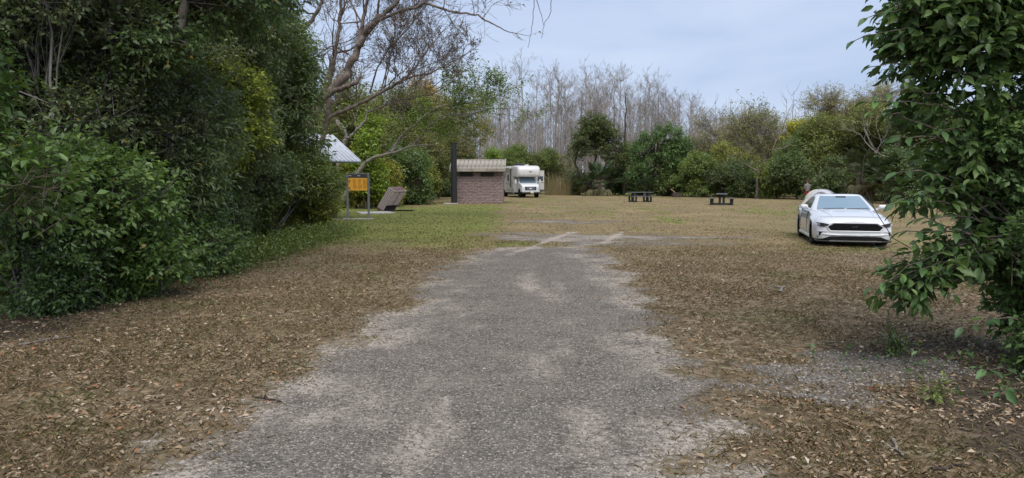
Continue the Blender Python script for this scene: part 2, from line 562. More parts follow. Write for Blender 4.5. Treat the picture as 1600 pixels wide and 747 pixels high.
# ================================================================== GROUND
YL = [(0, -1.9), (4.2, -1.95), (5.9, -1.95), (7.0, -1.8), (9, -1.55), (11, -1.5), (13, -1.4), (15, -1.1), (17, -0.9), (19, -0.4), (22, 0.4)]
YR = [(0, 1.1), (4.2, 1.3), (6.1, 1.45), (8.2, 1.55), (10.4, 1.95), (13.2, 2.05), (16.5, 2.0), (19, 1.6), (22, 0.6)]
def road_d(x, y):
    xl = np.interp(y, [a for a, b in YL], [b for a, b in YL])
    xr = np.interp(y, [a for a, b in YR], [b for a, b in YR])
    d = np.minimum(np.minimum(x - xl, xr - x), (18.6 - y) * 0.7)
    return d + (fbm(x * 0.9, y * 0.6, 3, 5) - 0.5) * .75 + (fbm(x * 2.0, y * 2.8, 5, 6) - .5) * 1.2
def seg_d(x, y, a, b):
    ax, ay, bx, by = a[0], a[1], b[0], b[1]
    t = np.clip(((x - ax) * (bx - ax) + (y - ay) * (by - ay)) / ((bx - ax) ** 2 + (by - ay) ** 2), 0, 1)
    return np.hypot(x - ax - t * (bx - ax), y - ay - t * (by - ay))
def ell(x, y, cx, cy, rx, ry):
    return 1 - np.hypot((x - cx) / rx, (y - cy) / ry)
def patch_far(x, y):
    n = (fbm(x * 0.7, y * 1.1, 41, 6) - 0.5)
    a = ell(x, y, 2.6, 21.6, 4.0, 2.5) + n * 1.9
    b = ell(x, y, 2.6, 30.0, 3.2, 2.2) + n * 2.0 - 0.25
    return np.maximum(a, b)
def patch_near(x, y):
    return ell(x, y, 2.95, 6.4, 1.15, 0.85) + (fbm(x * 1.6, y * 2.2, 51, 5) - 0.5) * 2.0
TRACKS = [((-0.1, 16.6), (1.15, 21.0)), ((1.2, 21.3), (2.15, 24.6)), ((2.45, 19.8), (3.6, 24.0))]
def masks(x, y):
    d = road_d(x, y)
    g = sstep(-0.75, 0.75, d)
    near_edge = sstep(1.3, 0.0, d) * sstep(-0.6, 0.0, d)
    dust = near_edge * sstep(0.34, 0.60, fbm(x * 0.8, y * 0.9, 7, 5)) * 0.75
    dust = np.maximum(dust, sstep(0.55, 0.78, fbm(x * 1.7 + 3, y * 0.42, 11, 6)) * g * 0.62)
    dust = np.maximum(dust, np.exp(-((x - 0.25) / 0.28) ** 2) * sstep(5.5, 7.5, y) * sstep(16, 11, y) * sstep(.40, .62, fbm(x, y * 0.5, 15, 4)) * 0.85)
    dust = np.maximum(dust, np.exp(-((x + 1.25) / 0.5) ** 2) * sstep(7.0, 5.0, y) * sstep(.3, .6, fbm(x, y * 0.6, 16, 4)))
    pf = patch_far(x, y)
    g = np.maximum(g, sstep(-0.25, 0.7, pf) * 0.85)
    dust = np.maximum(dust, sstep(0.0, 0.9, pf) * 0.6)
    for a, b in TRACKS:
        td = seg_d(x, y, a, b)
        k = sstep(0.24, 0.02, td + (fbm(x * 2, y * 2, 23, 4) - .5) * .4) * .9
        g = np.maximum(g, k); dust = np.maximum(dust, k)
    pn = patch_near(x, y)
    g = np.maximum(g, sstep(-0.1, 0.6, pn) * 0.66)
    dust = np.maximum(dust, sstep(0.25, 0.9, pn) * 0.15)
    # green grass: the lawn on the left in front of the kiosk and hut, streaks elsewhere
    left = sstep(0.6, -1.6, x - (y - 24) * 0.02) * sstep(12, 24, y + (fbm(x * .35, y * .35, 63, 4) - .5) * 9) * sstep(60, 44, y)
    gr = left * sstep(0.28, 0.52, fbm(x * 0.28, y * 0.16, 61, 4) + 0.12) * .9
    gr = np.maximum(gr, sstep(0.60, 0.74, fbm(x * 0.22, y * 0.18, 67, 4)) * sstep(9, 16, y) * sstep(75, 45, y) * 0.55)
    gr = np.maximum(gr, sstep(0.55, 0.75, fbm(x * 0.9, y * 0.9, 71, 4)) * 0.8 * sstep(3, 5, y))
    gr = np.maximum(gr, sstep(-4.3, -5.6, x + (fbm(x * .5, y * .5, 77) - .5) * 1.5) * sstep(12, 16, y) * sstep(34, 26, y) * 0.9)
    gr = np.maximum(gr, sstep(1.4, 0.2, seg_d(x, y, (-5.2, 54.0), (0.6, 55.0))) * 0.9)
    gr = np.maximum(gr, sstep(70, 76, y - (x > 8) * 8) * sstep(8, 12, x) * 0.8)
    # leaf litter: under and beside the thicket on the left, under the tree on the right
    li = sstep(-2.0, -3.4, x + (fbm(x * .6, y * .6, 81) - .5) * 2.0) * sstep(25, 12, y + (fbm(x * .45, y * .45, 82, 4) - .5) * 7)
    li = np.maximum(li, sstep(1.2, 2.4, x) * sstep(9.5, 5.5, y - x * 0.35 + (fbm(x * .6, y * .6, 83) - .5) * 4))
    li = np.maximum(li, sstep(0.5, -0.1, d) * sstep(22, 15, y) * 0.85)
    li = np.maximum(li, sstep(1.9, 2.6, x) * sstep(3.9, 5.0, x) * sstep(9, 8, y))
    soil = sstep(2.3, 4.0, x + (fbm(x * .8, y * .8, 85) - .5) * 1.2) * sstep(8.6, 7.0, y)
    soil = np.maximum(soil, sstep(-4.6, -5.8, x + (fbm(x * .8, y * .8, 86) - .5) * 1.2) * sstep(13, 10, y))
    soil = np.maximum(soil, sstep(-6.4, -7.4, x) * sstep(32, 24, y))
    return g, gr * (1 - g), li * (1 - g * .7), dust, soil
def relief(x, y):
    far = sstep(40, 8, np.hypot(x, y))
    return ((fbm(x * 0.5, y * 0.5, 91, 4) - 0.5) * 0.05 + (fbm(x * 3.1, y * 3.1, 95, 3) - 0.5) * 0.018) * far * (1 - 0.6 * sstep(-.3, .4, road_d(x, y)))

def spaced(lo, hi, step):
    return list(np.arange(lo, hi, step))
gx = np.array([-1600, -900, -500, -300, -200, -150, -120, -100] + spaced(-85, -30, 2.5) + spaced(-30, -9, 0.6) + spaced(-9, 9, 0.1) + spaced(9, 30, 0.6) + spaced(30, 90, 2.5) + [100, 130, 180, 300, 600, 1600])
gy = np.array([-1600, -600, -200, -80, -40, -20, -10, -5, -2, 0, 1] + spaced(2, 26, 0.1) + spaced(26, 60, 0.4) + spaced(60, 110, 1.2) + [112, 120, 140, 170, 220, 320, 500, 900, 1700])
GX, GY = np.meshgrid(gx, gy)
gz = relief(GX, GY)
g_, gr_, li_, du_, so_ = masks(GX, GY)
nx, ny = len(gx), len(gy)
ii = (np.arange(ny - 1)[:, None] * nx + np.arange(nx - 1)[None, :])
QUADS = np.stack([ii, ii + 1, ii + nx + 1, ii + nx], -1).reshape(-1, 4)
GV = np.stack([GX, GY, gz], -1).reshape(-1, 3)
ATT = {'gravel': g_.ravel(), 'green': gr_.ravel(), 'litter': li_.ravel(), 'dust': du_.ravel(), 'soil': so_.ravel()}

def make_ground_mat():
    m, nt, b, out = new_mat("ground_cover")
    pos = nd(nt, "NewGeometry").outputs['Position']
    A = {k: nd(nt, "Attribute", attribute_name=k).outputs['Fac'] for k in ATT}
    big = noise(nt, pos, 0.35, 5, 0.6)
    mid = noise(nt, pos, 2.2, 5, 0.65)
    fin = noise(nt, pos, 17, 5, 0.7)
    vfin = noise(nt, pos, 60, 4, 0.7)
    # dry mown grass
    dry = ramp(nt, fin, [(0.25, (0.10, 0.070, 0.036)), (0.5, (0.205, 0.148, 0.078)), (0.75, (0.33, 0.25, 0.14))])
    dry = mixc(nt, ramp(nt, mid, [(0.35, 0.0), (0.7, 0.55)]), dry, (0.145, 0.118, 0.050))
    huge = noise(nt, pos, 0.13, 5, 0.65, 0.5)
    dry = mixc(nt, ramp(nt, big, [(0.46, 0.0), (0.62, 0.5)]), dry, (0.34, 0.265, 0.115))
    dry = mixc(nt, ramp(nt, huge, [(0.50, 0.0), (0.60, 0.45)]), dry, (0.155, 0.145, 0.055))
    dry = mixc(nt, ramp(nt, huge, [(0.38, 0.4), (0.46, 0.0)]), dry, (0.24, 0.165, 0.095))
    dry = mixc(nt, ramp(nt, vfin, [(0.35, 0.0), (0.75, 0.5)]), dry, (0.28, 0.22, 0.14))
    # green
    grn = ramp(nt, fin, [(0.25, (0.065, 0.095, 0.018)), (0.55, (0.155, 0.20, 0.035)), (0.8, (0.26, 0.29, 0.075))])
    grn = mixc(nt, ramp(nt, mid, [(0.4, 0.0), (0.65, 0.5)]), grn, (0.22, 0.19, 0.07))
    gf = mth(nt, 'ADD', A['green'], mth(nt, 'MULTIPLY', mth(nt, 'SUBTRACT', mid, 0.5), 1.3))
    c = mixc(nt, mth(nt, 'MULTIPLY', ramp(nt, gf, [(0.30, 0.0), (0.75, 1.0)]), 0.85), dry, grn)
    # litter of fallen leaves
    vo = nd(nt, "TexVoronoi", Scale=16.0, Randomness=1.0)
    nt.links.new(pos, vo.inputs['Vector'])
    sep = nd(nt, "SeparateColor")
    nt.links.new(vo.outputs['Color'], sep.inputs[0])
    lit = ramp(nt, sep.outputs[0], [(0.0, (0.065, 0.048, 0.032)), (0.3, (0.135, 0.098, 0.058)), (0.55, (0.205, 0.148, 0.088)), (0.75, (0.28, 0.21, 0.135)), (0.9, (0.37, 0.30, 0.22)), (1.0, (0.29, 0.15, 0.075))])
    lit = mixc(nt, ramp(nt, fin, [(0.3, 0.55), (0.7, 0.0)]), lit, (0.115, 0.092, 0.05))
    lf = mth(nt, 'ADD', A['litter'], mth(nt, 'MULTIPLY', mth(nt, 'SUBTRACT', fin, 0.5), 1.2))
    lfac = ramp(nt, lf, [(0.30, 0.0), (0.70, 0.85)])
    c = mixc(nt, lfac, c, lit)
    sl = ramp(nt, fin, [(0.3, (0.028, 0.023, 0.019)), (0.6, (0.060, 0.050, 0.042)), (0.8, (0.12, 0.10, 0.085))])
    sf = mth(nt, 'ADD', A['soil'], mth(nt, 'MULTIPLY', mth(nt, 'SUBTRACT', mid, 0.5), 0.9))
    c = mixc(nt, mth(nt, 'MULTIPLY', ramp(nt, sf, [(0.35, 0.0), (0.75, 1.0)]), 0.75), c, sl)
    # gravel
    v1 = nd(nt, "TexVoronoi", Scale=58.0)
    nt.links.new(pos, v1.inputs['Vector'])
    s1 = nd(nt, "SeparateColor")
    nt.links.new(v1.outputs['Color'], s1.inputs[0])
    gra = ramp(nt, s1.outputs[0], [(0.0, (0.045, 0.043, 0.041)), (0.35, (0.10, 0.096, 0.092)), (0.7, (0.175, 0.168, 0.16)), (0.93, (0.30, 0.285, 0.27)), (1.0, (0.48, 0.46, 0.44))])
    gra = mixc(nt, ramp(nt, v1.outputs['Distance'], [(0.3, 0.0), (0.75, 0.6)]), gra, (0.06, 0.056, 0.053))
    gra = mixc(nt, ramp(nt, mid, [(0.35, 0.0), (0.65, 0.45)]), gra, (0.23, 0.22, 0.205))
    dus = ramp(nt, fin, [(0.25, (0.27, 0.255, 0.235)), (0.7, (0.43, 0.41, 0.38))])
    df = mth(nt, 'ADD', A['dust'], mth(nt, 'MULTIPLY', mth(nt, 'SUBTRACT', fin, 0.5), 1.6))
    df = mth(nt, 'ADD', df, mth(nt, 'MULTIPLY', mth(nt, 'SUBTRACT', mid, 0.5), 0.9))
    gra = mixc(nt, mth(nt, 'MULTIPLY', ramp(nt, df, [(0.25, 0.0), (0.85, 1.0)]), 0.75), gra, dus)
    gg = mth(nt, 'ADD', A['gravel'], mth(nt, 'MULTIPLY', mth(nt, 'SUBTRACT', fin, 0.5), 1.7))
    gg = mth(nt, 'ADD', gg, mth(nt, 'MULTIPLY', mth(nt, 'SUBTRACT', mid, 0.5), 0.7))
    gfac = ramp(nt, gg, [(0.36, 0.0), (0.66, 1.0)])
    gra = mixc(nt, 1.0, gra, (1.20, 1.09, 0.96), 'MULTIPLY')
    c = mixc(nt, gfac, c, gra)
    nt.links.new(c, b.inputs['Base Color'])
    b.inputs['Roughness'].default_value = 0.95
    b.inputs['Specular IOR Level'].default_value = 0.12
    hg = mth(nt, 'MULTIPLY', mth(nt, 'SUBTRACT', 1.0, v1.outputs['Distance']), 0.5)
    hl = mth(nt, 'ADD', mth(nt, 'MULTIPLY', fin, 1.2), mth(nt, 'MULTIPLY', vfin, 0.6))
    h = nd(nt, "Mix")
    h.data_type = 'FLOAT'
    nt.links.new(gfac, h.inputs[0]); nt.links.new(hl, h.inputs[2]); nt.links.new(hg, h.inputs[3])
    bump(nt, b, h.outputs[0], 0.9, 0.03)
    return m
M['ground'] = make_ground_mat()
ground = link('ground', np_mesh('ground', GV, QUADS, ATT, True), M['ground'])
tag(ground, 'brown clearing of dry grass, green lawn patches and fallen leaves', 'ground', kind='structure')

def ground_sheet(name, keepf, label, cat):
    """A sheet of gravel 4 mm above the ground, cut from the same grid, with its own ragged outline."""
    cx, cy = GV[QUADS].mean(1)[:, 0], GV[QUADS].mean(1)[:, 1]
    q = QUADS[keepf(cx, cy)]
    u, inv = np.unique(q, return_inverse=True)
    V = GV[u].copy(); V[:, 2] += 0.004
    o = link(name, np_mesh(name, V, inv.reshape(-1, 4), {k: a[u] for k, a in ATT.items()}, True), M['ground'])
    return tag(o, label, cat, kind='structure')
ground_sheet('gravel_road', lambda x, y: (road_d(x, y) > -0.05) & (y < 19) & (y > -4.9), 'grey gravel road with worn pale patches leading into the clearing', 'road')
ground_sheet('gravel_patch', lambda x, y: (patch_far(x, y) > 0.05) & (y > 19.2) & (y < 34) & (road_d(x, y) < -0.06), 'pale bare gravel patch crossed by tyre tracks beyond the road end', 'gravel')
ground_sheet('gravel_patch', lambda x, y: (patch_near(x, y) > 0.05) & (x > 1.7) & (road_d(x, y) < -0.06), 'grey gravel patch among fallen leaves under the large leaved tree', 'gravel')

# ---- loose things on the ground, too many to count
def scatter(n, x0, x1, y0, y1, seed, dens):
    rng = np.random.default_rng(seed)
    # even in the square root of depth, so that more of them lie where they show
    y = y0 * (y1 / y0) ** rng.random(n)
    x = rng.uniform(x0, x1, n)
    keep = rng.random(n) < dens(x, y)
    keep &= np.abs(x) < y * 0.78 + 1.0
    return x[keep], y[keep], rng
def lay(name, mat, x, y, rng, L, W, v, tmpl, tilt=0.35, up=0.0, lift=0.004, label=None, cat=None):
    n = len(x)
    z = relief(x, y) + lift
    a = rng.uniform(0, 6.283, n)
    D = np.stack([np.cos(a), np.sin(a), rng.normal(up, tilt * 0.6, n)], 1)
    N = unit(np.stack([rng.normal(0, tilt, n), rng.normal(0, tilt, n), np.ones(n)], 1))
    D = unit(D)
    P = np.stack([x, y, z], 1)
    P[:, 2] += np.abs(D[:, 2]) * L * (0.5 if up == 0 else 0.0)
    o = link(name, leaf_mesh(name, P, D, N, L, W, v, tmpl), M[mat])
    return tag(o, label, cat, kind='stuff')
def d_litter(x, y):
    g, gr, li, du, so = masks(x, y)
    return np.clip(0.05 + li * 0.95 + 0.25 * so - g * 0.33, 0.012, 1) * (0.18 + 0.82 * sstep(.38, .62, fbm(x * 1.1, y * 1.1, 121, 4)))
x, y, rng = scatter(135000, -9, 9, 3.2, 26, 5, d_litter)
n = len(x)
lay('fallen_leaves', 'litter', x, y, rng, 0.02 + 0.066 * rng.random(n) ** 2.0, 0.010 + 0.022 * rng.random(n) ** 1.5, np.clip(rng.beta(1.7, 1.5, n), 0, 1), LEAF4, 0.4,
    label='brown, tan and orange fallen leaves strewn over the ground', cat='fallen leaves')
def d_grass(x, y):
    g, gr, li, du, so = masks(x, y)
    return np.clip((1 - g) ** 2 * (1 - so * .8), 0, 1) * (0.25 + 0.75 * sstep(.32, .6, fbm(x * 1.1, y * 1.1, 131, 3))) * sstep(28, 17, y + (fbm(x * .4, y * .4, 142, 4) - .5) * 8)
x, y, rng = scatter(280000, -8.5, 9, 3.4, 28, 6, d_grass)
n = len(x)
gm = masks(x, y)[1]
v = np.clip(0.74 - gm * 0.50 * rng.random(n) + rng.normal(0, 0.15, n), 0, 1)
lay('short_grass', 'grass', x, y, rng, rng.uniform(0.03, 0.075, n), np.full(n, 0.0026) * (1 + y / 7), v, LEAF2, 0.5, up=0.75, lift=-0.002,
    label='short sparse grass, mostly dry and straw coloured, beside the road', cat='grass')
def d_grass2(x, y):
    g, gr, li, du, so = masks(x, y)
    return np.clip((1 - g) * (0.4 + 0.6 * gr), 0, 1) * sstep(17, 30, y + (fbm(x * .4, y * .4, 141, 4) - .5) * 10)
x, y, rng = scatter(110000, -16, 30, 16, 75, 8, d_grass2)
n = len(x)
gm = masks(x, y)[1]
v = np.clip(0.74 - gm * 0.40 * rng.random(n) + rng.normal(0, 0.10, n), .3, 1)
lay('lawn_grass', 'grass', x, y, rng, rng.uniform(0.04, 0.09, n), rng.uniform(0.02, 0.045, n), v, LEAF2, 0.25, up=0.35, lift=-0.002,
    label='mown grass of the clearing, green near the hut and tan farther out', cat='grass')
# stones of the road
OCT = (np.array([(1, 0, 0), (0, 1, 0), (-1, 0, 0), (0, -1, 0), (0, 0, .7), (0, 0, -.5)]), np.array([(0, 1, 4), (1, 2, 4), (2, 3, 4), (3, 0, 4)]))
def stones(name, n, seed, x0, x1, y0, y1, dens, label, smin=.003, smax=.0085):
    x, y, rng = scatter(n, x0, x1, y0, y1, seed, dens)
    n = len(x)
    tv, tf = OCT
    J = tv[None] * rng.uniform(0.65, 1.35, (n, 6, 1))
    a = rng.uniform(0, 6.283, n)
    s = rng.uniform(smin, smax, n) * (1 + y * 0.03)
    el = rng.uniform(0.6, 1.0, n)
    X, Y = J[..., 0] * el[:, None], J[..., 1]
    V = np.stack([X * np.cos(a)[:, None] - Y * np.sin(a)[:, None], X * np.sin(a)[:, None] + Y * np.cos(a)[:, None], J[..., 2]], -1) * s[:, None, None]
    V += np.stack([x, y, relief(x, y) + 0.004 + s * 0.15], -1)[:, None, :]
    Fc = tf[None] + (np.arange(n) * 6)[:, None, None]
    o = link(name, np_mesh(name, V.reshape(-1, 3), Fc.reshape(-1, 3), np.repeat(np.clip(rng.beta(1.6, 3.0, n), 0, 1), 6)), M['stone'])
    return tag(o, label, 'gravel', kind='stuff')
stones('gravel', 130000, 9, -3.2, 3.6, 3.6, 18, lambda x, y: sstep(.35, .9, masks(x, y)[0]) * (1 - .6 * masks(x, y)[3]) * (road_d(x, y) > -.4), 'loose grey and white stones lying on the gravel road')
stones('gravel', 12000, 10, 1.7, 4.6, 4.8, 8.4, lambda x, y: sstep(.0, .4, patch_near(x, y)), 'loose pale stones on the gravel patch below the large leaved tree', .005, .014)

# a few sticks that can be told apart
def stick(pts, r, label, mat='bark_pale', seed=1):
    rng = np.random.default_rng(seed)
    P = np.array([(p[0], p[1], float(relief(np.array(p[0]), np.array(p[1]))) + 0.012) for p in pts])
    base = P[0].copy()
    tb = Tubes()
    t = np.linspace(0, len(P) - 1, 8)
    Q = np.stack([np.interp(t, np.arange(len(P)), P[:, k]) for k in range(3)], 1)
    Q[1:-1, :2] += rng.normal(0, 0.008, (6, 2))
    tb.add(Q, np.linspace(r, r * .5, 8), 6)
    q = Q[4]
    tb.add([q, q + np.array([rng.normal(0, .05), rng.normal(0, .05), .012]), q + np.array([rng.normal(0, .1), rng.normal(0, .1), .02])], [r * .6, r * .45, r * .2], 4)
    o = link('stick', tb.mesh('stick', base), M[mat])
    o.location = base
    tag(o, label, 'stick')
def g2(u, v): p = gp(u, v); return (p.x, p.y)
stick([g2(1395, 690), g2(1400, 705), g2(1412, 718)], 0.012, 'short pale forked stick lying among brown leaves at lower right')
stick([g2(1455, 738), g2(1490, 733), g2(1520, 728)], 0.012, 'long dark stick lying in the leaf litter near the right corner', 'bark_dark', 2)
stick([g2(30, 540), g2(75, 533), g2(110, 528)], 0.015, 'grey stick on the leaf litter below the thicket on the left', 'bark_grey', 3)
stick([g2(1218, 458), g2(1226, 448)], 0.025, 'short white stick on dry grass in front of the white car', 'bark_pale', 4)
stick([g2(395, 620), g2(440, 628)], 0.01, 'thin brown twig at the left edge of the gravel road', 'bark_dark', 5)
# ================================================================== VEGETATION
def lobes_for(rng, h, w, z0=0.1, k=7, dy=None, top=1.0):
    """Ellipsoids heaped into an uneven shrub h high and w wide."""
    dy = dy or w
    out = []
    for i in range(k):
        t = (i + 0.5) / k
        z = z0 + (h - z0) * (0.12 + 0.76 * t)
        ww = w * (1 - (1 - top) * t)
        r = ww * rng.uniform(0.24, 0.36)
        out.append((rng.uniform(-.5, .5) * (ww - r), rng.uniform(-.5, .5) * (dy - r), z, r, r * rng.uniform(.8, 1.1), min((h - z0) * 0.24, r * rng.uniform(0.8, 1.2))))
    return out
def n_for(lobes, L, W, per, lai):
    a = sum(4 * 3.1416 * ((l[3] * l[4] * l[5]) ** (2 / 3)) for l in lobes)
    return max(20, int(lai * a / (L * W * 0.5) / per))
def shrub(name, label, cat, base, h, w, L, W, col, seed, lai=2.2, per=12, k=7, z0=0.05, dy=None, clen=None, top=1.0, **kw):
    rng = np.random.default_rng(seed * 7 + 1)
    lob = lobes_for(rng, h, w, z0, k, dy, top)
    return plant(name, label, cat, base, lob, n_for(lob, L, W, per, lai), per, L, W, clen or L * 3.6, col, seed=seed, **kw)
def ud(u, D, z=0.0):
    return Vector(((u - 800) / F_PX * D, D, z))
NEAR = dict(tmpl=LEAF4, leaf='leaf', stems=5, trunk_r=0.035, bark='bark_grey', twr=0.004)
THK = "trees and shrubs of the thicket on the left"

# ---- the thicket along the left of the road, near to far
shrub('broadleaf_shrub', 'bright broad leaved shrub reaching in at the far left edge', 'shrub', (-5.45, 7.6, 0), 4.8, 1.7, .115, .06, (.040, .082, .030), 1, 2.0, 9, 8, 1.0, group=THK, **{**NEAR, 'trunk_r': .012, 'stems': 4, 'bark': 'bark'})
shrub('small_leaf_shrub', 'dark small leaved shrub at the left edge above the bare leaf litter', 'shrub', (-6.45, 9.5, 0), 1.7, 1.9, .07, .036, (.034, .070, .030), 2, 2.4, group=THK, **NEAR)
shrub('leafy_shrub', 'shrub with pale fresh leaf sprays at the foot of the leaning trunk', 'shrub', (-5.75, 10.2, 0), 2.1, 1.9, .10, .05, (.045, .090, .032), 3, 2.1, group=THK, **NEAR)
shrub('low_shrub', 'low leafy shrub with small yellow leaves at the edge of dry grass', 'shrub', (-5.55, 10.5, 0), 1.0, 1.5, .075, .038, (.045, .088, .030), 4, 2.2, group=THK, **NEAR)
shrub('tall_shrub', 'tall dark shrub filling the gap behind the leaning trunk', 'shrub', (-7.9, 12.4, 0), 5.6, 2.9, .10, .045, (.030, .058, .028), 5, 2.2, 12, 10, 0.2, group=THK, **NEAR)
shrub('tall_shrub', 'tall shrub of hanging narrow leaves right of the leaning trunk', 'shrub', (-6.8, 13.4, 0), 5.8, 2.8, .12, .038, (.052, .086, .048), 6, 2.3, 12, 10, 0.2, group=THK, droop=0.5, **NEAR)
shrub('leafy_shrub', 'mid green leafy shrub bulging toward the road beside the weeds', 'shrub', (-6.2, 13.1, 0), 2.4, 2.3, .095, .045, (.042, .082, .032), 7, 2.2, group=THK, **NEAR)
shrub('tall_shrub', 'tall grey green shrub of fine leaves between dark hollows', 'shrub', (-6.9, 16.2, 0), 5.0, 3.0, 0.09, .042, (.058, .090, .048), 8, 2.2, 12, 9, 0.4, group=THK, **NEAR)
shrub('vine_shrub', 'bright yellow green climber draped over dark foliage', 'shrub', (-5.95, 15.8, 0), 4.3, 1.3, .09, .045, (.085, .125, .022), 9, 2.0, 12, 6, 2.0, group=THK, **{**NEAR, 'trunk_r': .012, 'stems': 2})
shrub('tall_tree', 'dense dark tree of long drooping leaves beside the bare limbs', 'tree', (-7.8, 19.5, 0), 8.2, 4.2, .17, .055, (.056, .090, .052), 10, 2.2, 12, 11, 1.4, group=THK, droop=0.5, tmpl=LEAF4, stems=3, trunk_r=0.12)
shrub('tall_tree', 'dark drooping leaved tree standing in front of the metal roof', 'tree', (-7.95, 23.5, 0), 6.6, 3.4, .18, .055, (.056, .092, .048), 11, 2.2, 12, 9, 2.2, group=THK, droop=0.55, tmpl=LEAF4, stems=3, trunk_r=0.10)
shrub('dark_shrub', 'very dark rounded shrub above the green weeds of the verge', 'shrub', (-7.2, 18.4, 0), 2.5, 3.0, .09, .042, (.044, .076, .042), 12, 2.3, group=THK, **NEAR)
shrub('leafy_shrub', 'shrub of small light leaves in front of the kiosk', 'shrub', (-7.3, 22.4, 0), 2.6, 3.0, .10, .045, (.055, .088, .030), 13, 2.2, group=THK, **NEAR)
shrub('yellowish_shrub', 'yellowish shrub beside the left post of the orange notice board', 'shrub', (-7.15, 25.6, 0), 2.1, 2.1, .10, .045, (.080, .105, .026), 14, 2.1, group=THK, **NEAR)
shrub('low_shrub', 'low yellow tipped shrub at the end of the thicket verge', 'shrub', (-6.6, 23.6, 0), 0.95, 1.9, .09, .04, (.085, .110, .026), 15, 2.0, group=THK, **NEAR)
# the leaning trunk wound with creepers, its crown above
rngc = np.random.default_rng(77)
lob = [(0.2, 0.4, 6.3, 2.2, 2.0, 1.5), (-1.5, 0.6, 5.6, 1.5, 1.6, 1.2), (1.8, 1.0, 5.2, 1.5, 1.5, 1.1), (0.5, -0.2, 4.3, 0.9, 0.8, 0.8), (0.15, -0.25, 2.9, .38, .3, .6), (0.0, -0.25, 1.8, .34, .3, .6), (1.0, .3, 4.0, 1.0, .9, .7), (-1.0, 0.1, 4.3, 1.0, .9, .8)]
plant('leaning_tree', 'leaning tree with a thick grey brown trunk wound with creepers', 'tree', (-6.85, 11.3, 0), lob, n_for(lob, .1, .048, 12, 2.0), 12, .10, .048, .36, (.034, .066, .030), bark='bark_mottled', trunk_r=.2,
      trunk=[([(0, 0, -.1), (.05, .0, 1.3), (.22, .0, 2.6), (.42, .05, 4.4), (.5, .2, 6.5)], .21, .12), ([(.2, .02, 1.9), (.5, .0, 2.9), (.85, .0, 4.3), (1.3, .2, 6.0)], .15, .08),
             ([(.35, 0, 3.3), (1.0, .1, 3.75), (1.7, .3, 3.95)], .06, .03), ([(.4, 0, 4.2), (2.5, -.9, 5.1), (5.4, -1.2, 5.4), (7.6, -1.2, 5.35)], .09, .03)],
      seed=21, tmpl=LEAF4, group=THK, twr=.004)
for k, (u, D, lean) in enumerate([(45, 10.4, .5), (62, 10.8, .35), (78, 10.1, -.1), (160, 11.0, .1), (205, 11.6, .3)]):
    tb = Tubes(); rr = np.random.default_rng(300 + k)
    b = ud(u - lean * 60, D)
    tb.add(bez((0, 0, -.05), (lean, .2, 4.2), 0, 9, rr, .05), np.linspace(.035, .014, 9), 6)
    for q in range(4):
        z = rr.uniform(1.2, 3.6)
        tb.add(bez((lean * z / 4.2, .2 * z / 4.2, z), (lean * z / 4.2 + rr.normal(0, .5), rr.normal(0, .3), z + rr.uniform(.3, .9)), .05, 5, rr, .03), np.linspace(.013, .004, 5), 4)
    o = link('sapling', tb.mesh('sapling'), M['bark_grey'])
    o.location = b
    tag(o, ['slanting thin bare stem nearest the left edge', 'second slanting bare stem from the left edge', 'upright thin bare stem left of the leaning trunk', 'thin bare stem close beside the leaning trunk', 'thin bare stem leaning right, beyond the thick trunk'][k], 'stem', THK)
shrub('creeper_curtain', 'curtain of dark creepers hanging over the lower part of the leaning trunk', 'creeper', (-6.55, 10.9, 0), 5.2, 2.0, .085, .042, (.040, .066, .036), 16, .85, 12, 11, 1.4, group=THK, **NEAR)
shrub('tall_shrub', 'tall dark shrub left of the leaning trunk, behind the slanting stems', 'shrub', (-7.6, 10.6, 0), 5.4, 2.2, .10, .05, (.036, .066, .034), 17, 1.9, 12, 10, 0.3, group=THK, **NEAR)
shrub('tall_shrub', 'tall shrub of dull green leaves below the long grey bough', 'shrub', (-6.3, 12.0, 0), 5.4, 2.0, .09, .042, (.042, .068, .038), 18, 1.6, 12, 9, 1.6, group=THK, **NEAR)
shrub('tall_tree', 'tree of fine dark leaves high against the sky before the bare limbs', 'tree', (-7.2, 16.8, 0), 7.4, 3.4, .10, .045, (.042, .068, .038), 19, 1.7, 12, 10, 2.8, group=THK, tmpl=LEAF4, stems=2, trunk_r=.09, twr=.005)
# taller growth behind the thicket that closes it against the sky
b0 = shrub('forest_tree', 'tall dark evergreen tree standing deep in the thicket', 'tree', (-11.5, 12.5, 0), 8.5, 5.0, .20, .10, (.030, .056, .026), 31, 1.7, 12, 11, 0.8, tmpl=LEAF2, stems=2, trunk_r=.14, group=THK)
for k, (x, y, rz, s) in enumerate([(-12.5, 17.0, 1.2, 1.05), (-12.0, 22.0, 2.6, 1.1), (-11.2, 27.5, 4.0, .95), (-15.5, 32.0, .6, 1.2), (-10.2, 9.0, 5.0, .9), (-19.5, 40.0, 2.0, 1.25)]):
    c = dup(b0, (x, y, 0), rz, s, 'dark forest tree deep in the thicket, ' + ['behind the tall drooping shrub', 'behind the bright climber', 'behind the bare limbs', 'far behind the kiosk', 'closest behind the left edge shrubs', 'behind the kiosk at the back of the wood'][k])
    for ch in c.children:
        if ch.name.startswith('crown'): ch.color = [(.030, .058, .030, 1), (.036, .060, .026, 1), (.044, .066, .030, 1), (.05, .072, .03, 1), (.03, .055, .025, 1), (.055, .075, .035, 1)][k]

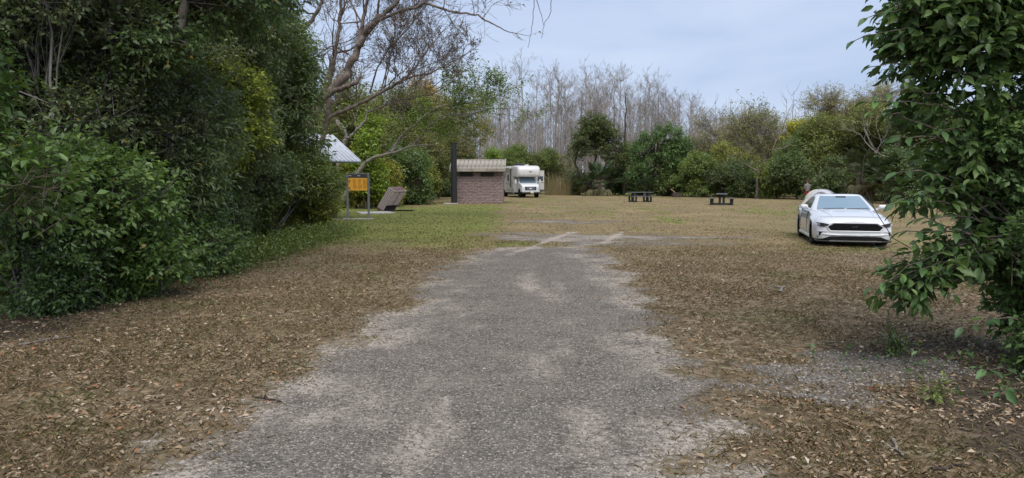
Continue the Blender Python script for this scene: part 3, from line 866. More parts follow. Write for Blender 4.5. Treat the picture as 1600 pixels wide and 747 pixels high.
# low weeds of the verge, nobody could count them
def weeds(name, label, xy, n, L, W, col, seed, zmax=.3, per=7, leaf='leaf', spread=1.0):
    rng = np.random.default_rng(seed)
    xy = np.asarray(xy, float)
    t = rng.random(n) * (len(xy) - 1)
    i = t.astype(int)
    c = xy[i] + (xy[i + 1] - xy[i]) * (t - i)[:, None] + rng.normal(0, 1, (n, 2)) * spread * np.array([.45, .35])
    P = np.column_stack([c, rng.random(n) ** 1.6 * zmax])
    pos, D, N, LL, WW, v, A = spray(rng, P, np.tile([0, 0, 1.0], (n, 1)), per, L * 3, L, W, .1, .8)
    ok = pos[:, 2] > 0.0
    o = link(name, leaf_mesh(name, pos[ok], D[ok], N[ok], LL[ok], WW[ok], v[ok], LEAF2), M[leaf])
    o.color = (*col, 1)
    return tag(o, label, 'weeds', kind='stuff')
weeds('verge_weeds', 'green and yellowish weeds along the foot of the thicket', [(-5.75, 12.6), (-5.7, 14.5), (-5.6, 17), (-5.5, 20), (-5.6, 23.5)], 3000, .075, .03, (.125, .17, .04), 41, .36)
weeds('verge_weeds', 'dark weeds under the left thicket beside the leaf litter', [(-6.6, 9.2), (-5.8, 10.0), (-5.6, 11.5), (-5.8, 12.8)], 420, .075, .035, (.08, .14, .05), 42, .3)
weeds('verge_weeds', 'scattered green seedlings in the leaf litter under the large leaved tree', [(3.5, 7.0), (4.3, 6.6), (3.9, 5.6), (4.4, 5.0)], 60, .06, .028, (.09, .16, .05), 43, .12, 6)

def tuft(name, label, cat, base, h, r, n, col, seed, width=.012, bend=.5, leaf='leaf_dry'):
    """A tuft of long blades that arch outward."""
    rng = np.random.default_rng(seed)
    a = rng.uniform(0, 6.283, n); rad = rng.random(n) ** .5 * r * .5
    b0_ = np.stack([np.cos(a) * rad, np.sin(a) * rad, np.zeros(n)], 1)
    a2 = a + rng.normal(0, .9, n)
    out = np.stack([np.cos(a2), np.sin(a2), np.zeros(n)], 1)
    H = h * rng.uniform(.5, 1.05, n); be = rng.uniform(.1, bend, n) * H
    V = []; k = 4
    side = np.stack([-np.sin(a2), np.cos(a2), np.zeros(n)], 1)
    for j in range(k):
        t = j / (k - 1)
        c = b0_ + out * (be * t * t)[:, None] + np.array([0, 0, 1.0]) * (H * (t - .15 * t * t))[:, None]
        w = width * (1 - t * .9)
        V += [c - side * w, c + side * w]
    V = np.stack(V, 1).reshape(-1, 3)
    f = np.concatenate([np.array([(2 * j, 2 * j + 1, 2 * j + 3), (2 * j, 2 * j + 3, 2 * j + 2)]) for j in range(k - 1)])
    Fc = (f[None] + (np.arange(n) * 2 * k)[:, None, None]).reshape(-1, 3)
    o = link(name, np_mesh(name, V, Fc, np.repeat(np.clip(rng.normal(.5, .2, n), 0, .99), 2 * k)), M[leaf])
    o.location = base; o.color = (*col, 1)
    return tag(o, label, cat)
tuft('dry_grass_tuft', 'tuft of straw coloured dead grass at the verge of the thicket', 'grass', (gp(300, 432).x, gp(300, 432).y, 0), .34, .9, 260, (.26, .20, .12), 51, .006, 1.6)
tuft('dry_grass_tuft', 'small tuft of dead grass near the orange notice board', 'grass', (gp(512, 372).x, gp(512, 372).y, 0), .5, .8, 160, (.24, .19, .10), 52, .008, 1.0)

# ---- the bare tree whose limbs sweep over the clearing: limbs given as picture points of the survey, set at their own depth
def zp(X, Y, D): return np.array(at(400 + X / 2.8725, Y / 2.8725, D))
btb = Tubes(); tips = []
rb = np.random.default_rng(61)
bt_base = Vector((-9.2, 28.0, 0))
def limb(pts, r0, r1, kids=6, klen=1.6, kdepth=2, upb=.10):
    P = np.array([p if len(p) == 3 and isinstance(p, np.ndarray) else zp(*p) for p in pts])
    t = np.linspace(0, len(P) - 1, max(10, 5 * len(P)))
    Q = np.stack([np.interp(t, np.arange(len(P)), P[:, k]) for k in range(3)], 1)
    Qs = Q.copy(); Qs[1:-1] = (Q[:-2] + Q[1:-1] * 2 + Q[2:]) / 4
    Qs[1:-1] += rb.normal(0, r0 * .16, Qs[1:-1].shape)
    rr = np.linspace(r0, r1, len(Qs)) * (1 + rb.normal(0, .05, len(Qs)))
    rr = rr * .74
    btb.add(Qs, rr, 8)
    for k in range(int(kids * .78 + .5)):
        i = rb.integers(len(Qs) // 4, len(Qs) - 1)
        ax = unit(Qs[i + 1] - Qs[i])
        d = unit(ax * .6 + rb.normal(0, .5, 3) + np.array([0, 0, .35]))
        grow(rb, btb, Qs[i], d, klen * rb.uniform(.6, 1.4), max(rr[i] * .45, .014), kdepth, tips, (3, 6), 5, upb, .2, .7, .62, .006)
    ax = unit(Qs[-1] - Qs[-2])
    grow(rb, btb, Qs[-1], ax, klen * .7, r1, 1, tips, (3, 5), 5, upb, .2, .7, .6, .0045)
foot = np.array([bt_base.x, bt_base.y, -.1])
limb([foot, np.array([-8.9, 28, 2.4]), (230, 560, 28), (300, 440, 28), (400, 340, 28), (450, 230, 28), (490, 145, 27.8), (560, 80, 27.6), (630, 10, 27.4), (680, -60, 27.2)], .30, .09, 9, 2.2, 3)
limb([(450, 230, 28), (468, 150, 28.2), (490, 60, 28.4), (508, -60, 28.6)], .13, .07, 9, 2.0, 3)
limb([(470, 180, 28), (545, 95, 27.6), (640, 52, 27.2), (710, 35, 26.9), (760, 12, 26.7), (870, 50, 26.5), (985, 64, 26.2), (1060, 108, 26.0), (1115, 136, 25.9)], .11, .022, 16, 1.3, 2, .05)
limb([(345, 405, 28), (400, 392, 27.8), (448, 372, 27.6)], .15, .10, 1, .4, 0)
limb([(330, 530, 28.3), (390, 498, 28.2), (490, 455, 28), (580, 405, 27.8), (660, 355, 27.6), (720, 300, 27.5), (762, 236, 27.4)], .11, .03, 14, 1.7, 3)
limb([(600, 398, 27.8), (690, 345, 27.5), (780, 330, 27.2), (850, 292, 27.0), (910, 262, 26.8), (965, 228, 26.6)], .05, .014, 13, 1.2, 3)
limb([(500, 505, 28.4), (545, 488, 28.4), (620, 455, 28.2), (715, 437, 28.0), (800, 420, 27.8), (850, 388, 27.6)], .06, .018, 11, 1.2, 3)
limb([(510, 420, 28.6), (545, 300, 28.4), (600, 215, 28.2), (690, 120, 28), (720, 70, 28)], .05, .02, 12, 1.4, 3)
limb([(560, 415, 28.6), (590, 300, 28.6), (620, 180, 28.6), (625, 60, 28.6)], .04, .018, 10, 1.3, 3)
limb([(210, 130, 29), (255, 90, 29), (300, 0, 29), (320, -60, 29)], .12, .09, 3, 1.2, 2)
limb([foot + np.array([.3, .4, .1]), (300, 640, 28.6), (345, 300, 29), (372, 120, 29.2), (388, -40, 29.4)], .16, .07, 11, 1.7, 3)
limb([(160, 340, 28.6), (250, 265, 28.6), (330, 210, 28.5), (430, 180, 28.4), (520, 110, 28.2)], .05, .015, 10, 1.3, 2)
P_, D_ = np.array([t[0] for t in tips]), np.array([t[1] for t in tips])
sel = rb.random(len(P_)) < 0.035
pos, D, N, LL, WW, v, A = spray(rb, P_[sel], D_[sel], 4, .3, .12, .04, .5)
bt = empty('bare_tree', bt_base, 0, 'large half bare tree whose thick limbs sweep out over the clearing', 'tree')
link('trunk', btb.mesh('trunk', bt_base), M['bark_limb'], bt)
c_ = link('crown', leaf_mesh('crown', pos, D, N, LL, WW, v, LEAF2, bt_base), M['leaf_dry'], bt)
c_.color = (.085, .085, .05, 1)

# ---- the low pale tree that leans out beside the kiosk, with fresh green sprays
btb = Tubes(); tips = []
lt_base = Vector((-9.0, 37.0, 0))
limb([np.array([lt_base.x, lt_base.y, -.05]), (480, 740, 37), (520, 712, 37), (610, 686, 36.5), (700, 655, 36), (795, 650, 35.5)], .16, .04, 2, 1.0, 1)
limb([(610, 686, 36.5), (632, 640, 36.5), (655, 610, 36.4), (690, 578, 36), (735, 540, 36), (765, 512, 36), (840, 488, 35.5), (960, 490, 35)], .11, .02, 5, 1.6, 2)
limb([(705, 655, 36), (735, 620, 35.8), (765, 585, 35.5), (810, 530, 35.2), (850, 515, 35), (960, 512, 34.6), (1060, 490, 34.4), (1110, 486, 34.2)], .09, .02, 6, 1.5, 2, .02)
limb([(760, 520, 36), (820, 478, 35.5), (960, 462, 35), (1060, 440, 34.6), (1120, 415, 34.4)], .06, .018, 6, 1.4, 2, .04)
limb([np.array([lt_base.x - .3, lt_base.y, 0.0]), (385, 660, 37.4), (405, 625, 37.4), (425, 615, 37.4), (460, 575, 37.3), (492, 538, 37.3)], .15, .06, 2, 1, 1)
limb([(405, 625, 37.4), (398, 585, 37.4), (385, 560, 37.4), (360, 540, 37.4)], .12, .05, 1, 1, 1)
limb([(905, 600, 35.5), (960, 606, 35.2), (1010, 600, 35.0)], .025, .01, 2, .7, 1)
limb([(765, 585, 35.5), (830, 612, 35.5), (905, 600, 35.5)], .03, .025, 2, .8, 1)
lt = empty('leaning_tree', lt_base, 0, 'low pale limbed tree leaning out between the kiosk and the hut', 'tree')
link('trunk', btb.mesh('trunk', lt_base), M['bark_pale'], lt)
P_, D_ = np.array([t[0] for t in tips]), np.array([t[1] for t in tips])
q = [zp(700 + rb.normal(0, 70), 545 + rb.normal(0, 24), 36 + rb.normal(0, .5)) for i in range(130)] + [zp(850 + rb.normal(0, 55), 585 + rb.normal(0, 28), 35.4 + rb.normal(0, .5)) for i in range(120)] \
  + [zp(1060 + rb.normal(0, 60), 435 + rb.normal(0, 24), 34.8 + rb.normal(0, .5)) for i in range(120)] + [zp(900 + rb.normal(0, 60), 480 + rb.normal(0, 16), 35 + rb.normal(0, .5)) for i in range(60)]
P_ = np.concatenate([P_, np.array(q)]); D_ = np.concatenate([D_, np.tile([.3, -.2, .5], (len(q), 1))])
pos, D, N, LL, WW, v, A = spray(rb, P_, D_, 9, .5, .13, .055, .25)
c_ = link('crown', leaf_mesh('crown', pos, D, N, LL, WW, v, LEAF2, lt_base), M['leaf'], lt)
c_.color = (.13, .19, .03, 1)

# ---- green growth behind the kiosk, bin and hut
MID = dict(tmpl=LEAF2, stems=3, trunk_r=.06, twigs=.35, twr=.01)
MG = "trees and shrubs between the kiosk and the hut"
def mid(name, label, u, D, h, w, col, seed, L=.17, W=.08, lai=2.0, cat='shrub', k=8, z0=0.1, **kw):
    a = dict(MID); a.update(kw)
    return shrub(name, label, cat, ud(u, D), h, w, L, W, col, seed, lai, 12, k, z0, **a)
mid('climber_column', 'bright green climber column just right of the metal roof', 572, 43.5, 5.9, 2.0, (.080, .135, .022), 101, group=MG)
mid('yellow_green_shrub', 'yellow green shrub behind the orange notice board', 560, 44.5, 3.2, 2.8, (.105, .125, .024), 102, group=MG)
mid('yellow_green_shrub', 'tall yellowish shrub directly behind the tilted bin', 588, 47.5, 3.5, 3.0, (.105, .125, .026), 103, group=MG)
mid('dark_green_shrub', 'dark blue green shrub to the right of the tilted bin', 622, 50, 3.9, 3.8, (.048, .088, .038), 104, group=MG)
mid('olive_shrub', 'light olive shrub with loose tips in front of the palmetto', 652, 54, 3.0, 2.6, (.090, .120, .035), 105, group=MG)
mid('olive_tree', 'olive grey tree of thin leaves above the pale leaning limbs', 622, 60, 9.2, 6.0, (.070, .088, .040), 106, lai=1.2, cat='tree', k=10, z0=2, group=MG)
mid('grey_green_tree', 'grey green thinly leaved tree left of the black vent pipe', 676, 66, 8.2, 5.0, (.062, .082, .038), 107, lai=1.3, cat='tree', k=10, z0=1, group=MG)
mid('yellow_tree', 'thin tree with ochre yellow leaf tips high behind the limbs', 655, 74, 11.6, 5.0, (.15, .125, .045), 108, lai=.7, cat='tree', k=8, z0=6, group=MG)
mid('dark_green_shrub', 'dark shrub in shade left of the hut', 695, 76, 4.2, 5.0, (.042, .070, .030), 109, group=MG)
mid('sparse_tree', 'sparse pale leaved tree rising behind the hut roof', 720, 78, 11.0, 5.5, (.105, .115, .055), 110, lai=.55, cat='tree', k=9, z0=4, group=MG)
mid('olive_tree', 'tall olive tree behind the kiosk roof', 540, 48, 8.5, 5.0, (.070, .090, .040), 111, lai=1.0, cat='tree', k=9, z0=1.5, group=MG)
mid('dark_green_tree', 'dark rounded tree behind the notice board shrubs', 590, 58, 5.5, 5.0, (.045, .070, .030), 112, lai=1.7, cat='tree', group=MG)
mid('lime_shrub', 'lime green shrub showing above the hut roof', 768, 84, 5.4, 3.0, (.085, .150, .030), 113, group=MG)
mid('leafy_tree', 'leafy green tree rising above the left end of the motorhome', 806, 88, 5.8, 4.6, (.062, .098, .034), 114, cat='tree', group=MG)
mid('leafy_tree', 'leafy green tree behind the right end of the motorhome', 838, 90, 5.2, 4.4, (.058, .090, .034), 115, cat='tree', group=MG)
mid('grey_shrub', 'grey green shrub behind the dry reeds', 872, 92, 4.6, 5.0, (.065, .082, .042), 116, lai=1.4, group=MG)

# ---- the far side of the clearing
FG = "trees and shrubs on the far edge of the clearing"
def tri_tree(name, label, u, D, lob, n_lai, col, trunks, seed, L=.22, W=.11, bark='bark_dark', **kw):
    b = ud(u, D)
    a = dict(tmpl=LEAF2, bark=bark, seed=seed, group=FG, trunk_r=.14, twigs=.4, twr=.012); a.update(kw)
    return plant(name, label, 'tree', b, lob, n_for(lob, L, W, 12, n_lai), 12, L, W, .7, col, trunk=trunks, **a)
tri_tree('forked_tree', 'dark evergreen tree on a forked dark trunk beside the palmetto', 919, 82,
         [(-.3, 0, 6.3, 1.6, 1.5, 1.2), (1.1, .2, 7.3, 1.9, 1.6, 1.4), (2.3, 0, 6.2, 1.6, 1.5, 1.2), (-1.1, 0, 5.0, 1.1, 1.1, .9), (3.3, .2, 5.0, 1.4, 1.2, 1.0), (.9, 0, 5.2, 1.2, 1.2, .8), (2.6, 0, 4.2, 1.0, .9, .6), (.4, 0, 8.2, 1.3, 1.2, .9), (4.0, .1, 3.9, .9, .8, .5)], 1.7, (.040, .062, .026),
         [([(0, 0, -.1), (-.1, 0, 1.0), (-.9, 0, 2.4), (-1.5, 0, 3.4), (-1.3, 0, 5)], .20, .09), ([(0, 0, .6), (.35, 0, 2.0), (.7, 0, 3.6), (1.0, 0, 5.6), (1.2, .1, 7)], .18, .07), ([(.4, 0, 2.2), (1.6, 0, 3.0), (2.8, 0, 4.2)], .08, .04)], 121)
tri_tree('rounded_tree', 'rounded mid green tree on two dark leaning stems behind the left table', 1028, 78,
         [(-.6, 0, 5.9, 1.6, 1.5, 1.0), (.9, 0, 6.4, 1.7, 1.5, 1.1), (2.0, .2, 5.2, 1.5, 1.4, 1.1), (-1.6, 0, 4.7, 1.5, 1.4, 1.0), (.4, -.2, 4.8, 1.6, 1.4, 1.0), (-.6, 0, 3.4, 1.6, 1.3, .9), (1.4, 0, 3.6, 1.6, 1.4, .9), (2.4, 0, 2.6, 1.3, 1.2, .9), (-2.0, 0, 2.4, 1.2, 1.2, 1.1)], 1.9, (.042, .088, .036),
         [([(0, 0, -.1), (-.2, 0, 2), (-.3, 0, 4), (-.1, 0, 6)], .17, .07), ([(.5, 0, -.1), (.9, 0, 1.6), (1.6, 0, 3.4), (2.0, 0, 5)], .15, .06)], 122)
lp = tri_tree('tall_pole_tree', 'tall straight dark trunk with few leaves behind the maroon locker', 974, 84,
         [(.2, 0, 5.0, 1.0, .9, .9), (-.4, 0, 4.2, .9, .8, .6)], 1.4, (.050, .078, .03), [([(0, 0, -.1), (.05, 0, 4), (.1, 0, 8), (.15, 0, 11.5)], .17, .05)], 123)
# the bare pale tree with crooked limbs
btb = Tubes(); tips = []
def zq(X, Y, D): return np.array(at(1100 + X / 3.93, 120 + Y / 3.93, D))
pb = ud(1183, 68)
for pts, r0, r1, kd in [([np.array([pb.x, pb.y, -.1]), zq(325, 640, 68), zq(335, 590, 68), zq(365, 545, 68), (380, 480), (410, 450), (460, 442)], .17, .06, 4),
                        ([(335, 580), (300, 562), (262, 548), (232, 515)], .10, .05, 3), ([(372, 500), (350, 470), (318, 485)], .08, .03, 3), ([(400, 455), (385, 425), (350, 400), (330, 345)], .08, .03, 4),
                        ([(355, 410), (300, 450), (220, 470), (150, 490)], .07, .03, 4), ([(300, 450), (250, 400), (310, 360)], .06, .03, 4), ([(420, 450), (440, 400), (480, 330), (500, 260)], .06, .02, 5)]:
    limb([p if isinstance(p, np.ndarray) else zq(p[0], p[1], 68 + rb.normal(0, .6)) for p in pts], r0, r1, kd, 2.4, 2)
pt = empty('crooked_tree', pb, 0, 'crooked bare pale limbed tree right of the picnic tables', 'tree', FG)
link('trunk', btb.mesh('trunk', pb), M['bark_limb'], pt)
P_, D_ = np.array([t[0] for t in tips]), np.array([t[1] for t in tips])
sel = rb.random(len(P_)) < .5
pos, D, N, LL, WW, v, A = spray(rb, P_[sel], D_[sel], 5, .5, .2, .09, .2)
c_ = link('crown', leaf_mesh('crown', pos, D, N, LL, WW, v, LEAF2, pb), M['leaf'], pt); c_.color = (.13, .15, .05, 1)
# the dead whitish fallen top at the right
btb = Tubes(); tips = []
db = ud(1440, 60)
for pts, r0, r1, kd in [([np.array([db.x, db.y, 0]), zq(1250, 560, 60), zq(1180, 510, 59), zq(1080, 480, 58.5), zq(1030, 430, 58), zq(1000, 350, 58)], .13, .05, 6),
                        ([(1180, 515), (1100, 520), (1030, 515), (950, 495)], .07, .025, 5), ([(1060, 470), (990, 400), (960, 350), (900, 330)], .06, .02, 5), ([(1060, 465), (1090, 400), (1060, 320)], .06, .02, 4),
                        ([(1030, 515), (990, 560), (985, 640), (1010, 745)], .035, .02, 1)]:
    limb([p if isinstance(p, np.ndarray) else zq(p[0], p[1], 58 + rb.normal(0, .5)) for p in pts], r0, r1, kd, 1.8, 1)
o = link('dead_tree', btb.mesh('dead_tree', db), M['bark_pale']); o.location = db
tag(o, 'dead whitish branched tree leaning left behind the white car', 'tree', FG)

far_spec = [  # name, label, u, D, h, w, colour, lai, z0, cat
 ('dark_shrub', 'dark shrub under the forked tree', 905, 84, 2.4, 3.2, (.038, .060, .028), 1.9, .1, 'shrub'),
 ('dark_shrub', 'dark shrub behind the maroon locker', 960, 86, 3.4, 4.0, (.040, .066, .030), 1.9, .1, 'shrub'),
 ('dark_shrub', 'dark shrub directly behind the left picnic table', 1000, 80, 2.8, 4.6, (.034, .060, .030), 2.0, .1, 'shrub'),
 ('dark_shrub', 'dark shrub behind the grill box', 1058, 79, 3.2, 5.2, (.040, .068, .030), 2.0, .1, 'shrub'),
 ('green_shrub', 'green shrub between the grill box and the right table', 1098, 75, 4.0, 4.6, (.055, .090, .030), 1.9, .1, 'shrub'),
 ('dark_shrub', 'dark hollow shrub left of the crooked tree', 1135, 74, 3.6, 4.8, (.036, .060, .028), 2.0, .1, 'shrub'),
 ('olive_shrub', 'pale olive shrub above the right picnic table', 1140, 80, 5.4, 4.6, (.085, .110, .035), 1.5, 2.4, 'shrub'),
 ('dark_shrub', 'dark shrub at the foot of the crooked tree', 1172, 72, 2.8, 4.2, (.038, .064, .028), 2.0, .1, 'shrub'),
 ('green_shrub', 'light green shrub right of the crooked trunk', 1212, 68, 3.4, 3.8, (.075, .110, .034), 1.9, .1, 'shrub'),
 ('dark_shrub', 'dark shrub behind the person', 1246, 66, 3.8, 4.2, (.036, .060, .028), 2.0, .1, 'shrub'),
 ('dark_shrub', 'dark shrub behind the white car roof', 1300, 64, 3.4, 5.0, (.036, .058, .028), 2.0, .1, 'shrub'),
 ('green_tree', 'broad mid green tree above the person', 1262, 74, 7.4, 6.2, (.048, .078, .032), 1.7, 2.2, 'tree'),
 ('lime_tree', 'tree with a yellow lime top above the white car', 1248, 78, 9.0, 3.4, (.14, .16, .022), 1.2, 6.2, 'tree'),
 ('green_tree', 'olive green tree right of the lime topped tree', 1318, 70, 8.6, 6.4, (.066, .088, .034), 1.6, 2.2, 'tree'),
 ('green_tree', 'olive tree behind the dead whitish branches', 1372, 68, 9.4, 6.0, (.070, .090, .036), 1.4, 2.0, 'tree'),
 ('green_tree', 'tree half hidden behind the large leaves on the right', 1440, 62, 9.5, 6.5, (.048, .074, .032), 1.7, .5, 'tree'),
 ('dark_shrub', 'dark shrub right of the white car, under the palmetto', 1370, 60, 2.6, 4.4, (.034, .056, .028), 2.0, .1, 'shrub'),
 ('dark_shrub', 'dark shrub hidden by the large leaves', 1450, 52, 3.6, 5.5, (.036, .060, .028), 2.0, .1, 'shrub'),
 ('green_tree', 'tree at the far right beyond the large leaves', 1560, 55, 8.5, 8.0, (.044, .070, .030), 1.8, .3, 'tree'),
 ('grey_tree', 'grey green tree behind the rounded tree', 1085, 88, 7.8, 5.6, (.070, .082, .048), .9, 3.0, 'tree'),
 ('sparse_tree', 'thin pale yellowish tree against the sky, left of the lime top', 1180, 82, 10.6, 7.0, (.105, .115, .06), .5, 4.5, 'tree'),
 ('sparse_tree', 'tall thin pale tree against the sky above the dead branches', 1300, 84, 13.4, 7.5, (.105, .112, .065), .45, 6.0, 'tree'),
 ('sparse_tree', 'tallest thin pale tree beside the large leaves', 1370, 80, 14.2, 7.0, (.10, .112, .065), .5, 6.0, 'tree'),
 ('sparse_tree', 'thin grey tree against the sky behind the right picnic table', 1125, 90, 11.0, 6.0, (.10, .10, .065), .4, 4.0, 'tree'),
]
for k, (nm, lb, u, D, h, w, col, lai, z0, cat) in enumerate(far_spec):
    thin = lai < 1
    shrub(nm, lb, cat, ud(u, D), h * (.87 if cat == 'tree' else 1), w, .20 if not thin else .17, .10 if not thin else .08, tuple(c * f for c, f in zip(col, (1.2, 1.2, 1.25))), 140 + k, lai, 12, 9 if h > 4 else 7, z0, tmpl=LEAF2, stems=3, trunk_r=.10 if h > 5 else .05,
          twigs=.3 if not thin else .9, twr=.012, group=FG, bark='bark_grey' if thin else 'bark', gap=-.25 if thin else -.6, clen=1.1 if thin else .8)

# palmettos
def palmetto(label, base, n, R, col, seed, hz=.6, dead=0, trunk_h=.4):
    rng = np.random.default_rng(seed)
    root = empty('palmetto', base, 0, label, 'palm', FG)
    tb = Tubes(); tb.add([(0, 0, -.05), (.05, 0, trunk_h * .5), (.05, .03, trunk_h)], [.16, .14, .15], 8)
    def fronds(cnt, elo, ehi, droop):
        V, Fc, vv, o = [], [], [], 0
        for i in range(cnt):
            az, el = rng.uniform(0, 6.283), rng.uniform(elo, ehi)
            d = np.array([math.cos(az) * math.cos(el), math.sin(az) * math.cos(el), math.sin(el)])
            ln = R * rng.uniform(.55, .8)
            s0 = np.array([.05, .03, trunk_h])
            c = s0 + d * ln
            tb.add(bez(s0, c, .08, 4), [.018, .014, .012, .010], 4)
            side = unit(np.cross(d, (0, 0, 1))); upv = np.cross(side, d)
            for a in np.linspace(-1.9, 1.9, 17):
                q = unit(d * math.cos(a) + side * math.sin(a) + upv * .12)
                bl = R * .52 * (1 - .18 * abs(a)) * rng.uniform(.9, 1.05)
                m = c + q * bl * .55; e = c + q * bl + np.array([0, 0, -droop * bl * rng.uniform(.5, 1)])
                wv = unit(np.cross(q, upv)) * bl * .045
                V += [c, m - wv, m + wv, e]; Fc += [(o, o + 1, o + 3), (o, o + 3, o + 2)]; o += 4
                vv += [rng.normal(.5, .15)] * 4
        return np.array(V), np.array(Fc), np.clip(np.array(vv), .02, .97)
    V, Fc, vv = fronds(n, .05, 1.35, .35)
    cr = link('crown', np_mesh('crown', V, Fc, vv), M['leaf_gloss'], root); cr.color = (*col, 1)
    if dead:
        for q in range(dead):
            V, Fc, vv = fronds(1, -.9, -.1, .9)
            cd = link('dead_frond', np_mesh('dead_frond', V, Fc, vv), M['leaf_dry'], root); cd.color = (.17, .15, .08, 1); cd['kind'] = 'stuff'
    link('trunk', tb.mesh('trunk'), M['bark'], root)
palmetto('palmetto with a yellowing skirt of fronds under the forked tree', ud(936, 80), 26, 2.4, (.055, .085, .04), 201, dead=5, trunk_h=1.3)
palmetto('palmetto with pale fronds behind the left picnic table', ud(1006, 77), 18, 1.7, (.055, .085, .045), 202, dead=3)
palmetto('palmetto tilted over the grill box', ud(1050, 77), 16, 1.5, (.065, .085, .045), 203, dead=3)
palmetto('drooping palmetto in the shade between the tilted bin and the hut', ud(672, 68), 22, 2.2, (.055, .082, .045), 204, dead=4, trunk_h=1.2)
palmetto('palmetto with tan fronds hanging over the white car', ud(1338, 57), 20, 2.0, (.075, .090, .045), 205, dead=5, trunk_h=2.3)
palmetto('palmetto behind the white car, close to the large leaves', ud(1385, 54), 22, 2.1, (.060, .088, .045), 206, dead=4, trunk_h=1.7)
# dry reeds beside the motorhome
tuft('dry_reeds', 'clump of tall tan dry reeds to the right of the motorhome', 'reeds', ud(872, 83), 3.3, 3.0, 420, (.27, .215, .12), 207, .016, .75)
tuft('dry_reeds', 'second thinner clump of dry reeds near the dark shrub', 'reeds', ud(888, 85), 2.6, 2.6, 260, (.22, .19, .10), 208, .016, .8)

# ---- the row of bare grey cypress trunks
def cypress(seed, H, r, nb):
    rng = np.random.default_rng(seed)
    tb = Tubes(); tp = []
    k = 12
    z = np.linspace(0, H, k)
    P = np.column_stack([np.cumsum(rng.normal(0, .06, k)), np.cumsum(rng.normal(0, .06, k)), z]); P[0] = (0, 0, -.1)
    rr = r * (1 - .86 * (z / H) ** .9); rr[0] *= 1.7; rr[1] *= 1.15
    tb.add(P, rr, 6)
    for i in range(nb):
        t = 1 - rng.random() ** 1.4 * .78
        zz = H * t
        p = np.array([np.interp(zz, z, P[:, 0]), np.interp(zz, z, P[:, 1]), zz])
        az = rng.uniform(0, 6.283); el = rng.uniform(.3, .95)
        d = np.array([math.cos(az) * math.cos(el), math.sin(az) * math.cos(el), math.sin(el)])
        ln = (H * .17) * (1.05 - abs(t - .72) * 1.6) * rng.uniform(.6, 1.25)
        grow(rng, tb, p, d, max(ln, .7), .042 * (1.15 - t * .6), 2 if ln > 1.4 else 1, tp, (3, 5), 4, .10, .18, .6, .55, .009, (5, 4, 3, 3, 3))
    return tb
CY = "bare grey cypress trees behind the clearing"
protos = []
for s, (H, r, nb) in enumerate([(17.5, .22, 48), (16.0, .19, 44), (18.5, .24, 52), (14.5, .16, 40), (15.5, .18, 46), (13.0, .14, 40)]):
    root = empty('cypress_tree', (0, 0, 0), 0, 'tall bare grey cypress in the leafless row behind the clearing', 'tree', CY)
    link('trunk', cypress(400 + s, H, r, nb).mesh('trunk'), M['bark_cypress'], root)
    protos.append(root)
rcy = np.random.default_rng(9)
cpos = []
for (u, top) in [(782, 105), (815, 97), (838, 118), (858, 104), (873, 112), (888, 125), (917, 106), (928, 128), (944, 110), (956, 108), (968, 112), (1000, 128), (1014, 118), (1026, 122), (1050, 150), (760, 130), (742, 140), (1040, 140)]:
    D = rcy.uniform(96, 106)
    cpos.append((u, D, CAM_H + (HORIZON - top - 13) / F_PX * D))
for i in range(125):
    u = rcy.uniform(655, 1130); D = rcy.uniform(97, 150)
    t = 128 + abs(u - 900) * .11 + rcy.uniform(8, 80)
    cpos.append((u, D, CAM_H + (HORIZON - t) / F_PX * D))
hs = [17.5, 16.0, 18.5, 14.5, 15.5, 13.0]
for i, (u, D, h) in enumerate(cpos):
    k = i % 6
    s = h / hs[k]
    o = protos[k] if i < 6 else dup(protos[k])
    zone = ['above the block hut', 'above the motorhome', 'above the dry reeds', 'above the forked evergreen tree', 'above the left picnic table', 'above the grill box'][int(np.searchsorted([790, 862, 900, 985, 1040], u))]
    if i < 18: o['label'] = 'prominent tall bare grey cypress rising clear of the others ' + zone
    else: o['label'] = 'slender bare grey cypress lost among the leafless row ' + zone
    o.location = ud(u, D); o.rotation_euler = (0, 0, rcy.uniform(0, 6.28)); o.scale = (max(s, .7) * rcy.uniform(.8, 1.1),) * 2 + (s,)
# undergrowth far behind the trunks: reads as one mass
rng = np.random.default_rng(10)
P_ = np.column_stack([rng.uniform(-60, 70, 5200), rng.uniform(104, 165, 5200), rng.random(5200) ** 1.6 * 6.0])
pos, D, N, LL, WW, v, A = spray(rng, P_, np.tile([0, -.5, .6], (len(P_), 1)), 7, 1.0, .55, .20, .2)
o = link('far_undergrowth', leaf_mesh('far_undergrowth', pos, D, N, LL, WW, v, LEAF2), M['leaf_dry'])
o.color = (.105, .095, .072, 1)
tag(o, 'grey green undergrowth among the cypress trunks', 'undergrowth', kind='stuff')
tb = Tubes()
for i in range(900):
    x, y = rng.uniform(-40, 55), rng.uniform(104, 175)
    h = rng.uniform(7, 15)
    tb.add([(x, y, 0), (x + rng.normal(0, .15), y, h * .5), (x + rng.normal(0, .3), y, h)], [.12, .08, .02], 4)
    for j in range(9):
        z = rng.uniform(.3, 1) * h; a = rng.uniform(0, 6.28); l = rng.uniform(.6, 1.9)
        tb.add([(x, y, z), (x + math.cos(a) * l * .5, y + math.sin(a) * l * .5, z + l * .45), (x + math.cos(a) * l * .8, y + math.sin(a) * l * .8, z + l * 1.1)], [.035, .025, .012], 3)
o = link('far_woods', tb.mesh('far_woods'), M['bark_cypress'])
tag(o, 'dense mass of thin leafless trunks far behind the clearing', 'woods', kind='stuff')
